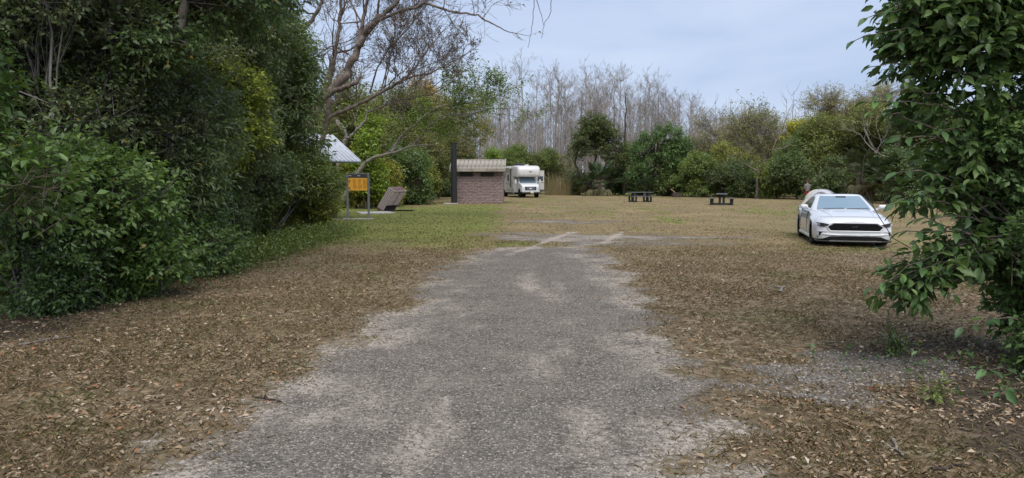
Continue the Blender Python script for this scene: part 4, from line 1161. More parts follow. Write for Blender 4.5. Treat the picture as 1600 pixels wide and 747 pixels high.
# woods that close the view left and right of the far edge
for k, (u, D, h, w, c) in enumerate([(600, 92, 8, 9, (.055, .07, .035)), (520, 70, 9, 9, (.05, .068, .03)), (690, 100, 6, 8, (.06, .07, .04)), (1010, 100, 4.5, 9, (.05, .065, .035)), (1110, 102, 6, 9, (.06, .07, .04)),
                                      (1200, 98, 8, 10, (.055, .07, .035)), (1300, 94, 9.5, 10, (.05, .068, .03)), (1400, 86, 10, 10, (.05, .066, .03)), (1500, 78, 9.5, 10, (.045, .064, .03))]):
    shrub('backing_tree', 'dense tree closing the woods behind the clearing edge, ' + ['behind the tilted bin', 'behind the kiosk roof', 'behind the vent pipe', 'behind the left picnic table', 'behind the grill box', 'behind the crooked tree', 'behind the person', 'behind the dead whitish branches', 'behind the large leaves'][k],
          'tree', ud(u, D), h, w, .30, .15, c, 230 + k, 1.3, 12, 9, .2, tmpl=LEAF2, stems=3, trunk_r=.12, twigs=.2, group=FG, clen=.9)

# ---- the large leaved tree on the right, close to the camera
rng = np.random.default_rng(70)
nb = Vector((5.3, 6.7, 0))
lob = [(-1.32, .1, 3.25, .70, .55, .42), (-.4, .2, 3.15, .8, .7, .5), (-1.25, .05, 2.80, .60, .5, .34), (-.5, .1, 2.55, .8, .6, .38), (-1.45, 0, 3.05, .42, .4, .26), (-.75, .3, 3.75, 1.0, .8, .5), (.4, .3, 2.9, .9, .8, .7),
       (-1.15, .15, 2.40, .50, .42, .26), (-.75, .1, 2.10, .50, .42, .26), (.2, .3, 3.9, 1.0, .9, .5), (-1.15, -.1, 1.92, .36, .3, .18), (-.95, -.1, 1.60, .34, .3, .16), (-.35, .2, 2.85, .8, .6, .5), (-1.0, .2, 3.5, .7, .6, .3), (-1.55, -.1, .90, .30, .25, .12), (-1.75, -.1, .76, .22, .2, .09), (-1.3, -.05, 1.08, .26, .25, .14), (-1.5, 0, 1.55, .26, .25, .15), (-1.3, 0, 1.75, .3, .25, .15)]
nt_ = plant('large_leaf_tree', 'large leaved glossy green tree overhanging the right edge', 'tree', nb, lob, n_for(lob, .115, .052, 9, 2.1), 9, .115, .052, .30, (.033, .066, .027), leaf='leaf_gloss', bark='bark_mottled', trunk_r=.11,
            trunk=[([(0, 0, -.1), (-.05, 0, 1.2), (-.25, 0, 2.3), (-.62, .05, 3.1), (-.95, .1, 4.2)], .12, .07), ([(-.2, 0, 2.1), (.3, .2, 3), (.4, .3, 4)], .07, .04)],
            seed=71, tmpl=LEAF9, droop=.55, shell=.35, gap=-1.0, twigs=.4, twr=.004)
for ch in nt_.children:
    if ch.name.startswith('crown'): ch['kind'] = 'stuff'
# sprays whose leaves can be picked apart one by one
lm = []
for k, (cx, cy) in enumerate([(.135, .06), (.115, .052), (.15, .066)]):
    me = leaf_mesh('leaf', np.zeros((1, 3)), np.array([[1., 0, 0]]), np.array([[0, 0, 1.]]), cx, cy, np.array([.35 + .15 * k]), LEAF9)
    me.materials.append(M['leaf_gloss']); lm.append(me)
stb = Tubes()
def leaf_spray(p0, p1, n, seed, lift=.05):
    r = np.random.default_rng(seed)
    P = bez(p0, p1, lift, 9, r, .012)
    stb.add(P, np.linspace(.009, .003, 9), 4)
    for i in range(n):
        t = (i + .6) / n * 8
        j = min(int(t), 7); q = P[j] + (P[j + 1] - P[j]) * (t - j)
        ax = Vector(P[j + 1] - P[j]).normalized()
        sd = ax.cross(Vector((0, 0, 1))).normalized() * (1 if i % 2 else -1)
        d = (ax * r.uniform(.35, .8) + sd * r.uniform(.5, 1) + Vector((0, 0, r.uniform(-.75, .05)))).normalized()
        if i == n - 1: d = (ax + Vector((0, 0, -.3))).normalized()
        nrm = (Vector((0, 0, 1)) + Vector(r.normal(0, .35, 3)))
        s = nrm.cross(d).normalized(); nn = d.cross(s)
        o = bpy.data.objects.new('leaf', lm[r.integers(3)])
        COL.objects.link(o); o.parent = nt_
        m = Matrix((d, s, nn)).transposed().to_4x4()
        o.matrix_basis = Matrix.Translation(Vector(q) - nb) @ m @ Matrix.Scale(r.uniform(.75, 1.1), 4)
        g = r.uniform(.8, 1.5)
        o.color = (.058 * g, .115 * g, .040 * g, 1) if r.random() > .12 else (.10, .19, .05, 1)
def S(u0, v0, u1, v1, n, seed, D0=6.6, D1=6.4):
    leaf_spray(np.array(at(u0, v0, D0)), np.array(at(u1, v1, D1)), n, seed)
for a in [(1500, 40, 1330, 66, 10, 1), (1470, 20, 1350, 30, 9, 2), (1480, 110, 1355, 105, 9, 3), (1470, 150, 1372, 150, 8, 4), (1500, 175, 1345, 160, 10, 5), (1470, 210, 1362, 175, 8, 6), (1510, 230, 1390, 215, 9, 7),
          (1500, 290, 1400, 270, 8, 8), (1520, 330, 1392, 320, 10, 9), (1530, 370, 1400, 365, 9, 10), (1540, 400, 1360, 450, 12, 11), (1530, 410, 1400, 462, 12, 12), (1540, 430, 1430, 470, 10, 13), (1530, 380, 1385, 440, 10, 14),
          (1590, 500, 1500, 515, 6, 15, 6.3, 6.1), (1600, 590, 1535, 580, 6, 16, 5.9, 5.6), (1600, 620, 1560, 615, 6, 17, 5.7, 5.5), (1540, 395, 1450, 345, 8, 18), (1560, 300, 1440, 300, 9, 19), (1480, 60, 1380, 75, 9, 20),
          (1500, 5, 1395, 12, 8, 21), (1520, 200, 1420, 235, 9, 22), (1540, 415, 1455, 430, 9, 23), (1545, 350, 1425, 345, 9, 24)]:
    S(*a)
# limbs that carry the low sprays
for a, b_ in [((1600, 430), (1500, 400)), ((1600, 380), (1530, 370)), ((1600, 250), (1480, 215)), ((1590, 120), (1480, 60)), ((1600, 320), (1520, 330)), ((1600, 400), (1540, 400))]:
    stb.add(bez(np.array(at(*a, 6.7)) + np.array([.3, .1, .05]), np.array(at(*b_, 6.6)), .04, 6, rng, .015), np.linspace(.016, .007, 6), 5)
link('twig', stb.mesh('twig', nb), M['bark'], nt_)
# small leaved shrubs under it
RG = "shrubs under the large leaved tree"
shrub('round_leaf_shrub', 'dense shrub of small rounded leaves filling the right edge', 'shrub', (4.85, 6.85, 0), 2.6, 1.45, .075, .042, (.040, .082, .034), 81, 2.6, 12, 9, .05, group=RG, tmpl=LEAF4, leaf='leaf_gloss', stems=6, trunk_r=.03, twr=.003, dy=1.2)
shrub('round_leaf_shrub', 'dark small leaved shrub touching the ground at the right edge', 'shrub', (4.68, 6.2, 0), 1.3, .85, .065, .036, (.036, .074, .032), 82, 2.5, 12, 7, .03, group=RG, tmpl=LEAF4, leaf='leaf_gloss', stems=5, trunk_r=.02, twr=.003)
shrub('seedling', 'bright leafy seedling in the leaf litter near the right corner', 'plant', (4.15, 5.15, 0), .34, .5, .08, .04, (.06, .115, .034), 83, 1.6, 7, 4, .02, group=RG, tmpl=LEAF4, leaf='leaf_gloss', stems=3, trunk_r=.006, twr=.002, limbs=False)
g5 = gp(1400, 556)
shrub('seedling', 'small dark green seedling standing alone on the leaf litter', 'plant', (g5.x, g5.y, 0), .2, .15, .05, .025, (.045, .085, .03), 84, 1.8, 7, 4, .02, group=RG, tmpl=LEAF4, stems=3, trunk_r=.004, twr=.002, limbs=False)
g5 = gp(1462, 632)
shrub('seedling', 'tiny sprouting seedling among brown leaves at lower right', 'plant', (g5.x, g5.y, 0), .14, .15, .05, .02, (.06, .095, .03), 85, 1.3, 6, 4, .02, group=RG, tmpl=LEAF4, stems=3, trunk_r=.004, twr=.002, limbs=False)
# thin vine that hangs in front of the white car
vb = Tubes()
pv = [at(u, v, 7.2) for u, v in [(1440, 150), (1395, 215), (1350, 245), (1347, 285), (1368, 330), (1395, 372), (1430, 392), (1500, 405)]]
P = np.array([tuple(p) for p in pv])
t = np.linspace(0, 7, 40)
vb.add(np.stack([np.interp(t, np.arange(8), P[:, k]) for k in range(3)], 1), .004, 4)
o = link('hanging_vine', vb.mesh('hanging_vine', P[0]), M['bark']); o.location = P[0]
tag(o, 'thin bare vine looping from the large leaved tree past the white car', 'vine')
# strands that hang from the bough of the leaning tree overhead
vb = Tubes()
for pts in [[(834, -60), (835, 0), (833, 30), (829, 55), (825, 75)], [(858, -60), (861, 8), (860, 22), (850, 38), (846, 60)], [(836, -10), (842, 12), (847, 26), (849, 40)], [(790, -50), (793, 0), (795, 8)]]:
    P = np.array([tuple(at(u, v, 10.1)) for u, v in pts])
    t = np.linspace(0, len(P) - 1, 24)
    Q = np.stack([np.interp(t, np.arange(len(P)), P[:, k]) for k in range(3)], 1)
    Q[1:-1] += rng.normal(0, .004, (22, 3))
    vb.add(Q, np.linspace(.005, .0025, 24), 4)
ob = np.array(at(834, -60, 10.1))
o = link('hanging_vine', vb.mesh('hanging_vine', ob), M['bark_dark']); o.location = ob
tag(o, 'wispy bare vine strands hanging against the sky from above', 'vine')
# ================================================================== BUILT THINGS
S_ = mat_simple
M['white_paint'] = S_("white_paint", (.60, .60, .61), .28, var=.02, scale=2, coat=.4)
M['car_white'] = S_("car_white", (.62, .63, .645), .22, var=.015, scale=1.5, coat=.8)
M['black_plastic'] = S_("black_plastic", (.018, .018, .019), .45, var=.2)
M['black_matt'] = S_("black_matt", (.012, .012, .012), .8, var=.2, spec=.12)
M['tyre'] = S_("tyre_rubber", (.022, .022, .022), .85, var=.25)
M['rim'] = S_("dark_rim", (.06, .06, .065), .35, .6, .1)
M['rim_light'] = S_("steel_rim", (.55, .55, .55), .4, .6, .1)
def mat_glass(name, col, rough=.06):
    m, nt, b, out = new_mat(name)
    b.inputs['Base Color'].default_value = (*col, 1)
    b.inputs['Roughness'].default_value = rough
    b.inputs['Specular IOR Level'].default_value = .8
    b.inputs['Coat Weight'].default_value = .6
    b.inputs['Coat Roughness'].default_value = .03
    return m
M['windscreen'] = mat_glass("windscreen_sky_tint", (.16, .24, .30))  # pale blue of the reflected sky is put into the base colour
M['side_glass'] = mat_glass("side_glass", (.02, .025, .028))
M['lamp_glass'] = mat_glass("lamp_glass", (.025, .025, .03), .2)
M['lamp_clear'] = mat_glass("lamp_clear", (.6, .62, .64), .12)
M['chrome'] = S_("chrome_trim", (.7, .7, .72), .15, 1.0, .03)
M['rv_white'] = S_("motorhome_white", (.58, .57, .545), .35, var=.03, scale=1.2, coat=.3)
M['rv_cream'] = S_("motorhome_side", (.50, .485, .445), .4, var=.04, scale=1.2)
M['rv_grey'] = S_("motorhome_stripe", (.30, .30, .30), .4, var=.05)
M['plate'] = S_("plate_yellowish", (.62, .60, .38), .5, var=.05)
M['block'] = S_("split_face_block", (.245, .185, .175), .95, var=.22, scale=9, bmp=.9, spec=.1, dirt=((.16, .115, .11), .5))
M['mortar'] = S_("mortar", (.22, .165, .155), .95, var=.15)
M['roof_tan'] = S_("roof_tan", (.31, .28, .235), .9, var=.3, scale=2.2, spec=.15, dirt=((.13, .105, .085), .95))
M['concrete'] = S_("concrete", (.40, .385, .36), .9, var=.15, scale=6, bmp=.3, spec=.2)
M['pipe_black'] = S_("vent_pipe_black", (.012, .012, .013), .75, var=.3, scale=5)
M['table_black'] = S_("table_black", (.020, .022, .024), .55, var=.25, scale=5)
M['table_top'] = S_("table_top_grey", (.075, .08, .082), .5, var=.25, scale=5)  # tops and benches are a lighter grey than the legs
M['steel_grey'] = S_("post_grey", (.20, .215, .215), .5, .3, .12)
M['sign_orange'] = S_("sign_orange", (.90, .44, .05), .55, var=.05, scale=3)
M['sign_print'] = S_("sign_print", (.52, .21, .02), .6, var=.1)
M['sign_dark'] = S_("sign_dark", (.06, .06, .065), .5, var=.1)
M['print_black'] = S_("print_black", (.05, .035, .02), .6, var=.1)
M['print_white'] = S_("print_white", (.6, .58, .52), .6, var=.1)
M['roof_metal'] = S_("roof_metal", (.60, .62, .66), .45, .15, .08, 4, dirt=((.38, .39, .40), .5))
M['wood_brown'] = S_("wood_brown", (.12, .08, .05), .8, var=.3, scale=7, bmp=.3)
M['slat_taupe'] = S_("slat_taupe", (.18, .147, .13), .75, var=.12, scale=6)
M['maroon'] = S_("maroon_metal", (.105, .045, .045), .6, var=.2, scale=6)
M['firebox'] = S_("firebox_steel", (.045, .035, .032), .8, .2, .3, 9, dirt=((.12, .06, .035), .5))
M['rust'] = S_("rusty_tan", (.24, .16, .09), .85, .1, .3, 8)
M['bag_white'] = S_("bag_white", (.75, .75, .74), .5, var=.06)
M['tent_cream'] = S_("tent_cream", (.40, .39, .35), .8, var=.06)
M['tent_grey'] = S_("tent_grey", (.22, .225, .25), .8, var=.06)
M['tent_dark'] = S_("tent_mesh", (.14, .145, .16), .9, var=.1)
M['tent_pale'] = S_("tent_pale", (.40, .41, .43), .8, var=.05)
M['skin'] = S_("skin", (.36, .20, .145), .6, var=.06)
M['hair'] = S_("hair_reddish", (.13, .055, .03), .8, var=.2)
M['shirt'] = S_("shirt_grey_print", (.17, .165, .17), .9, var=.45, scale=14)
M['shorts'] = S_("shorts_red", (.30, .02, .025), .85, var=.12)
M['kiosk_print'] = S_("kiosk_print", (.45, .48, .36), .6, var=.25, scale=9)
M['kiosk_yellow'] = S_("kiosk_yellow", (.78, .42, .05), .6, var=.05)

# ------------------------------------------------------------------ the hut
hut = empty('vault_toilet_hut', (-4.0, 53.6, 0), 0, 'small mauve block hut with tan ribbed roof and black vent pipe', 'hut')
HW, HD, HH = 3.36, 4.4, 2.42
rh = random.Random(3)
b = MB()
b.box((HW / 2, HD / 2, HH / 2), (HW - .10, HD - .10, HH))
b.build('wall', M['mortar'], hut)
b = MB()
def block(b, x0, x1, z0, z1, y0, ax):
    """A split-face block: a rough front of nine points proud of the mortar."""
    V = []
    for j in range(3):
        for i in range(3):
            x = x0 + (x1 - x0) * i / 2; z = z0 + (z1 - z0) * j / 2
            V.append((x, y0 - (rh.uniform(.035, .07) if i == 1 or j == 1 else rh.uniform(.025, .055)), z))
    o = [(x0, y0 + .06, z0), (x1, y0 + .06, z0), (x1, y0 + .06, z1), (x0, y0 + .06, z1)]
    V += o
    Fs = [(0, 1, 4, 3), (1, 2, 5, 4), (3, 4, 7, 6), (4, 5, 8, 7), (0, 9, 10, 2, 1), (2, 10, 11, 8, 5), (8, 11, 12, 6, 7), (6, 12, 9, 0, 3)]
    if ax == 'x':
        b.add(V, Fs)
    elif ax == 'r':
        b.add([(HW - v[1] , v[0], v[2]) for v in V], Fs)
    else:
        b.add([(v[1], HD - v[0], v[2]) for v in V], Fs)
nrow = 12; rhgt = HH / nrow
for j in range(nrow):
    for ax, wid in (('x', HW), ('r', HD), ('l', HD)):
        cuts = [0] + [c for c in np.arange(.42 * (.5 if j % 2 else 1), wid - .1, .42)] + [wid]
        for a_, c_ in zip(cuts[:-1], cuts[1:]):
            z0, z1 = j * rhgt + .006, (j + 1) * rhgt - .006
            if ax == 'x' and j >= nrow - 2 and any(a_ < w1 + .02 and c_ > w0 - .02 for w0, w1 in ((.26, 1.16), (1.76, 2.66))) and j == nrow - 2:
                continue
            block(b, a_ + .006, c_ - .006, z0, z1, .05, ax)
b.build('block_facing', M['block'], hut, kind='stuff')
for x0 in (.26, 1.76):
    w = MB()
    zc = HH - 1.5 * rhgt
    w.box((x0 + .45, .02, zc), (.92, .06, .30))
    wf = w.build('window', M['black_matt'], hut)
    f = MB()
    for k in range(5):
        f.box((x0 + .45, -.015, zc - .11 + k * .055), (.86, .012, .035), (R_(35), 0, 0))
    f.build('louvre', M['sign_dark'], wf, kind='stuff')
    f = MB()
    for sx in (-.455, .455): f.box((x0 + .45 + sx, -.03, zc), (.03, .03, .31))
    for sz in (-.15, .15): f.box((x0 + .45, -.03, zc + sz), (.88, .03, .03))
    f.build('frame', M['sign_dark'], wf)
RX0, RX1, RYF, RYR, EZ, RZ = -.47, HW + .14, -.42, HD / 2, 2.44, 3.20
r = MB()
r.add([(RX0, RYF, EZ), (RX1, RYF, EZ), (RX1, HD + .42, EZ), (RX0, HD + .42, EZ), (RX0, RYR, RZ), (RX1, RYR, RZ)],
      [(0, 1, 5, 4), (2, 3, 4, 5), (0, 4, 3), (1, 2, 5), (0, 3, 2, 1)])
roof = r.build('roof', M['roof_tan'], hut)
ln = math.hypot(RYR - RYF, RZ - EZ); sl = math.atan2(RZ - EZ, RYR - RYF)
npan = 13
pw = (RX1 - RX0) / npan
pan = MB().box((0, 0, .022), (pw - .07, ln - .02, .03), bev=.01)
pan.box((pw / 2 - .035, 0, .055), (.035, ln - .01, .045))
p0 = pan.build('roof_panel', M['roof_tan'], roof)
for side in (0, 1):
    for i in range(npan):
        p = p0 if (i == 0 and side == 0) else p0.copy()
        if p is not p0: COL.objects.link(p)
        p.location = (RX0 + pw * (i + .5), (RYF + RYR) / 2 if side == 0 else HD - (RYF + RYR) / 2, (EZ + RZ) / 2 + rh.uniform(0, .006))
        p.rotation_euler = (sl if side == 0 else -sl, 0, 0)
f = MB()
f.box(((RX0 + RX1) / 2, RYF - .02, EZ - .02), (RX1 - RX0 + .06, .05, .20))
f.box(((RX0 + RX1) / 2, HD + .44, EZ - .02), (RX1 - RX0 + .06, .05, .20))
f.build('fascia', M['roof_tan'], roof)
f = MB()
for xx in (RX0 - .015, RX1 + .015):
    f.box((xx, (RYF + RYR) / 2, (EZ + RZ) / 2 + .01), (.06, ln + .04, .20), (sl, 0, 0))
    f.box((xx, HD - (RYF + RYR) / 2, (EZ + RZ) / 2 + .01), (.06, ln + .04, .20), (-sl, 0, 0))
f.box(((RX0 + RX1) / 2, RYR, RZ + .045), (RX1 - RX0, .16, .06))
f.build('ridge_trim', M['roof_tan'], roof)
v = MB()
v.tube([(-.16, -.66, .0), (-.16, -.66, 4.30)], .215, 14)
v.tube([(-.16, -.66, 4.30), (-.16, -.66, 4.36)], .23, 14)
vp = v.build('vent_pipe', M['pipe_black'], hut, smooth=40)
v = MB().box((-.42, -.62, .95), (.16, .16, .55), bev=.02)
v.build('meter_box', M['pipe_black'], hut)
v = MB().box((-.38, -.62, .03), (1.0, .8, .07), bev=.01)
v.build('concrete_apron', M['concrete'], hut)

# ------------------------------------------------------------------ the motorhome
rv = empty('motorhome', (at(829, 300, 71.3).x, 71.3, 0), R_(15), 'white motorhome with over cab bunk parked behind the block hut', 'motorhome')
def house_sec(y, x, z0, z1, rr):
    return [(-x, y, z0), (x, y, z0), (x, y, z1 - rr), (x - rr * .3, y, z1 - rr * .3), (x - rr, y, z1), (-x + rr, y, z1), (-x + rr * .3, y, z1 - rr * .3), (-x, y, z1 - rr)]
b = MB().loft([house_sec(y, 1.22, .48, z1, .14) for y, z1 in ((2.15, 3.08), (2.5, 3.10), (8.0, 3.12))])
body = b.build('body', M['rv_cream'], rv, smooth=35)
b = MB().loft([house_sec(y, x, z0, z1, r_) for y, x, z0, z1, r_ in ((.42, 1.02, 2.28, 2.62, .12), (.46, 1.14, 2.12, 2.82, .16), (.60, 1.22, 2.04, 2.98, .2), (.85, 1.25, 2.02, 3.07, .2), (1.3, 1.255, 2.03, 3.12, .18), (2.2, 1.255, 2.1, 3.14, .16))])
ob_ = b.build('over_cab_bunk', M['rv_white'], rv, smooth=50)
# script and swoosh on the bunk
tx = bpy.data.curves.new('lettering', 'FONT'); tx.body = 'CHATEAU'; tx.size = .185; tx.align_x = 'CENTER'; tx.space_character = 1.15; tx.extrude = .004
tx.materials.append(M['rv_grey'])
tmp = bpy.data.objects.new('lettering_curve', tx); COL.objects.link(tmp)
tme = bpy.data.meshes.new_from_object(tmp.evaluated_get(bpy.context.evaluated_depsgraph_get()))
bpy.data.objects.remove(tmp)
to = bpy.data.objects.new('lettering', tme); COL.objects.link(to); to.parent = ob_
to.location = (.12, .428, 2.20); to.rotation_euler = (R_(90), 0, 0)
b = MB()
for z, w, sx in ((2.55, .26, .1), (2.49, .20, .16), (2.44, .14, .1)):
    pts = [(-w + sx + 2 * w * t, .405, z + .05 * math.sin(3.0 * t) - .03 * t) for t in np.linspace(0, 1, 8)]
    b.tube(pts, [.004, .010, .014, .016, .014, .011, .008, .003], 4)
b.build('swoosh_logo', M['rv_grey'], ob_)
# bunk contour stripes
b = MB()
for sx in (-1, 1):
    b.tube([(sx * .80, .60, 2.98), (sx * .70, .47, 2.75), (sx * .62, .415, 2.42), (sx * .60, .44, 2.16)], .014, 4)
b.build('stripe', M['rv_grey'], ob_)
# cab
cabx = 1.0
def cab_sec(y, x, z0, z1, top):
    return [(-x, y, z0), (x, y, z0), (x, y, (z0 + z1) / 2), (x - .02, y, z1), (x * top, y, z1 + .04), (-x * top, y, z1 + .04), (-x + .02, y, z1), (-x, y, (z0 + z1) / 2)]
b = MB().loft([cab_sec(y, x, z0, z1, .8) for y, x, z0, z1 in ((.0, .90, .62, 1.10), (.06, .96, .58, 1.18), (.35, .99, .55, 1.28), (.95, 1.0, .50, 1.40))])
b.loft([[(-x, y, z0), (x, y, z0), (x, y2, z1), (-x, y2, z1)] for x, y, z0, y2, z1 in ((1.0, .9, .5, .9, 1.40), (1.0, 1.5, .5, 1.5, 2.06), (1.0, 2.2, .5, 2.2, 2.10))])
b.build('cab', M['white_paint'], rv, smooth=40)
def quad_panel(pts, t, n):
    n = Vector(n).normalized() * t
    V = [Vector(p) for p in pts] + [Vector(p) - n for p in pts]
    k = len(pts)
    return V, [list(range(k)), [k + i for i in range(k)][::-1]] + [(i, (i + 1) % k, (i + 1) % k + k, i + k) for i in range(k)]
n_ws = Vector((0, -.66, .60)).normalized()
off = n_ws * .02
ws = [Vector((-.90, .93, 1.44)) + off, Vector((.90, .93, 1.44)) + off, Vector((.80, 1.44, 2.0)) + off, Vector((-.80, 1.44, 2.0)) + off]
MB().add(*quad_panel(ws, .03, n_ws)).build('windscreen', M['windscreen'], rv)
for sx in (-1, 1):
    pts = [(sx * 1.012, 1.12, 1.42), (sx * 1.012, 2.0, 1.42), (sx * 1.012, 2.0, 2.0), (sx * 1.012, 1.55, 2.0)]
    MB().add(*quad_panel(pts, .02, (sx, 0, 0))).build('side_window', M['side_glass'], rv)
g = MB().prism([(-.58, .70), (.58, .70), (.62, 1.06), (-.62, 1.06)], .06).build('grille', M['black_plastic'], rv, loc=(0, -.03, 0))
b = MB()
for z in (.76, .84, .92, 1.0): b.box((0, -.02, z), (.86, .03, .035))
b.build('grille_bar', M['chrome'], g, kind='stuff')
MB().tube([(-.13, -.05, .88), (0, -.055, .88), (.13, -.05, .88)], [.03, .07, .03], 8).build('badge', M['rim_light'], g)
for sx in (-1, 1):
    MB().box((sx * .74, -.02, .89), (.26, .08, .28), bev=.02).build('headlight', M['lamp_clear'], rv)
    MB().box((sx * .50, -.035, .89), (.17, .04, .26), bev=.01).build('lamp_bezel', M['black_plastic'], rv)
b = MB().box((0, -.09, .60), (1.98, .22, .17), bev=.04)
b.build('bumper', M['rim_light'], rv)
MB().box((0, -.07, .47), (1.86, .2, .14), bev=.03).build('bumper_valance', M['black_plastic'], rv)
MB().box((.10, -.22, .52), (.32, .02, .17)).build('licence_plate', M['plate'], rv)
for sx in (-1, 1):
    b = MB().box((sx * 1.34, .95, 1.55), (.20, .10, .40), bev=.03).tube([(sx * 1.0, 1.1, 1.45), (sx * 1.3, .98, 1.55)], .025, 6)
    b.build('mirror', M['white_paint'], rv)
def wheel(parent, x, y, rad, wid, rimmat, sx, spokes=0):
    w = empty('wheel', (x, y, rad)); w.parent = parent
    for k in ('label', 'category'):
        if k in w: del w[k]
    pr = [(-wid / 2, rad * .62), (-wid / 2, rad * .93), (-wid * .38, rad), (wid * .38, rad), (wid / 2, rad * .93), (wid / 2, rad * .62)]
    n = 28; secs = []
    for k in range(n):
        a = 2 * math.pi * k / n
        secs.append([(px, math.cos(a) * r_, math.sin(a) * r_) for px, r_ in pr])
    b = MB(); V = [p for s in secs for p in s]; m = len(pr)
    Fs = [(i * m + k, i * m + k + 1, ((i + 1) % n) * m + k + 1, ((i + 1) % n) * m + k) for i in range(n) for k in range(m - 1)]
    b.add(V, Fs); b.build('tyre', M['tyre'], w, smooth=35)
    b = MB()
    b.tube([(-sx * wid * .1, 0, 0), (sx * wid * .25, 0, 0)], rad * .63, 20)
    if spokes:
        for k in range(spokes):
            a = 2 * math.pi * k / spokes
            b.box((sx * wid * .34, math.cos(a) * rad * .33, math.sin(a) * rad * .33), (wid * .12, rad * .58, rad * .11), (a, 0, 0))
        b.tube([(sx * wid * .3, 0, 0), (sx * wid * .42, 0, 0)], rad * .12, 10)
    else:
        b.tube([(sx * wid * .2, 0, 0), (sx * wid * .40, 0, 0)], rad * .25, 10)
    b.build('rim', rimmat, w, smooth=30)
    return w
for x, y in ((-.86, .75), (.86, .75), (-1.0, 6.0), (1.0, 6.0)):
    wheel(rv, x, y, .38, .26, M['rim_light'], -1 if x < 0 else 1)
for sx in (-1, 1):   # wheel wells
    MB().tube([(sx * .80, .75, .42), (sx * 1.006, .75, .42)], .47, 18).build('wheel_arch', M['black_matt'], rv)
    MB().tube([(sx * .9, 6.0, .42), (sx * 1.226, 6.0, .42)], .5, 18).build('wheel_arch', M['black_matt'], rv)
b = MB().box((0, 4.6, .42), (2.36, 6.2, .16))
b.build('chassis', M['black_matt'], rv)
b = MB().box((1.76, 3.6, 1.72), (1.10, 2.5, 2.0), bev=.03)
so = b.build('slide_out', M['rv_cream'], rv)
MB().box((1.86, 2.34, 1.86), (.62, .03, .46), bev=.02).build('window', M['side_glass'], so)
MB().box((1.76, 3.6, 2.735), (1.16, 2.6, .05)).build('slide_topper', M['black_plastic'], so)
MB().box((1.80, 2.345, .70), (.98, .03, .06)).box((1.80, 2.343, 1.45), (.98, .02, .03)).build('trim', M['black_plastic'], so)
rv.scale = (.92, 1, 1)
# the side seen past the hut
b = MB().box((-1.235, 4.2, 1.95), (.03, .62, .62), bev=.03).build('window', M['side_glass'], rv)
b = MB().box((-1.235, 5.4, 1.6), (.03, .66, 1.9), bev=.03)
dr = b.build('entry_door', M['rv_white'], rv)
MB().box((-1.255, 5.4, 2.15), (.02, .4, .5), bev=.02).build('window', M['side_glass'], dr)
b = MB()
for y0, z0, y1, z1, w in ((2.5, 2.85, 3.7, 2.3, .05), (2.3, 1.35, 4.8, 2.1, .06), (2.2, .75, 4.2, 1.45, .09), (2.2, .62, 7.5, .9, .06), (4.4, 1.3, 7.8, 1.9, .05)):
    n = Vector((0, z0 - z1, y1 - y0)).normalized() * w
    pts = [(-1.232, y0 - n.y, z0 - n.z), (-1.232, y1 - n.y, z1 - n.z), (-1.232, y1 + n.y, z1 + n.z), (-1.232, y0 + n.y, z0 + n.z)]
    b.add(*quad_panel(pts, .012, (-1, 0, 0)))
b.build('stripe', M['rv_grey'], rv)
b = MB().tube([(-1.36, 3.0, 2.92), (-1.36, 7.4, 2.92)], .09, 10)
aw = b.build('awning', M['rv_white'], rv, smooth=40)
MB().box((-1.30, 3.0, 1.95), (.08, .07, 1.9)).build('awning_arm', M['black_plastic'], aw)
b = MB().box((-.25, 3.4, 3.24), (1.0, .95, .28), bev=.08)
b.build('air_conditioner', M['black_plastic'], rv)
MB().box((.35, 2.6, 3.17), (.42, .5, .14), bev=.04).build('roof_vent', M['rv_white'], rv)
MB().box((-1.18, 2.28, .6), (.06, .3, .5)).build('step', M['rv_grey'], rv)

# ------------------------------------------------------------------ the white coupe
yaw = math.atan2(.30, .954)
car = empty('coupe', (9.28, 20.85, 0), -R_(15), 'white two door coupe with a wide black grille parked on dry grass', 'car')
ip = lambda y, t: float(np.interp(y, [a for a, _ in t], [b_ for _, b_ in t]))
TOP = [(-2.40, .63), (-2.36, .665), (-2.25, .71), (-2.0, .765), (-1.5, .83), (-1.0, .88), (-.7, .905), (0, .915), (.9, .94), (1.5, .96), (2.0, .975), (2.3, .97), (2.38, .90)]
WID = [(-2.40, .62), (-2.36, .76), (-2.29, .85), (-2.15, .905), (-1.9, .945), (-1.4, .958), (-.6, .935), (.4, .935), (1.3, .962), (1.9, .95), (2.2, .90), (2.36, .80)]
BOT = [(-2.4, .20), (-2.3, .17), (-2, .16), (2.0, .17), (2.36, .32)]
WB = (-1.46, 1.26)
def car_sec(y):
    w, t, zb = ip(y, WID), ip(y, TOP), ip(y, BOT)
    za = zb + .03
    for wy in WB:
        dy = abs(y - wy)
        if dy < .375: za = max(za, .335 + math.sqrt(.375 ** 2 - dy ** 2))
    te = t - (.075 + .05 * max(0.0, min(1.0, (-y - .6) / 1.2)))
    za = min(za, te - .10)
    h = [(0, zb), (w - .34, zb), (w - .30, za), (w - .03, za)]
    for f_, dx in ((.12, -.012), (.35, 0), (.55, -.004), (.78, -.02), (1.0, -.06)):
        h.append((w + dx, za + (te - za) * f_))
    h += [(w - .14, t - .038), (w - .30, t - .006), (w * .38, t + .022), (0, t + .026)]
    return [(x, y, z) for x, z in h] + [(-x, y, z) for x, z in h[-2:0:-1]]
ys = sorted(set([round(v, 3) for v in list(np.arange(-2.28, 2.3, .075)) + [-2.40, -2.38, -2.36, -2.33, 2.3, 2.34, 2.38] + [wy + s for wy in WB for s in (-.375, -.37, -.35, .35, .37, .375)]]))
b = MB().loft([car_sec(y) for y in ys])
cbody = b.build('body', M['car_white'], car, smooth=38)
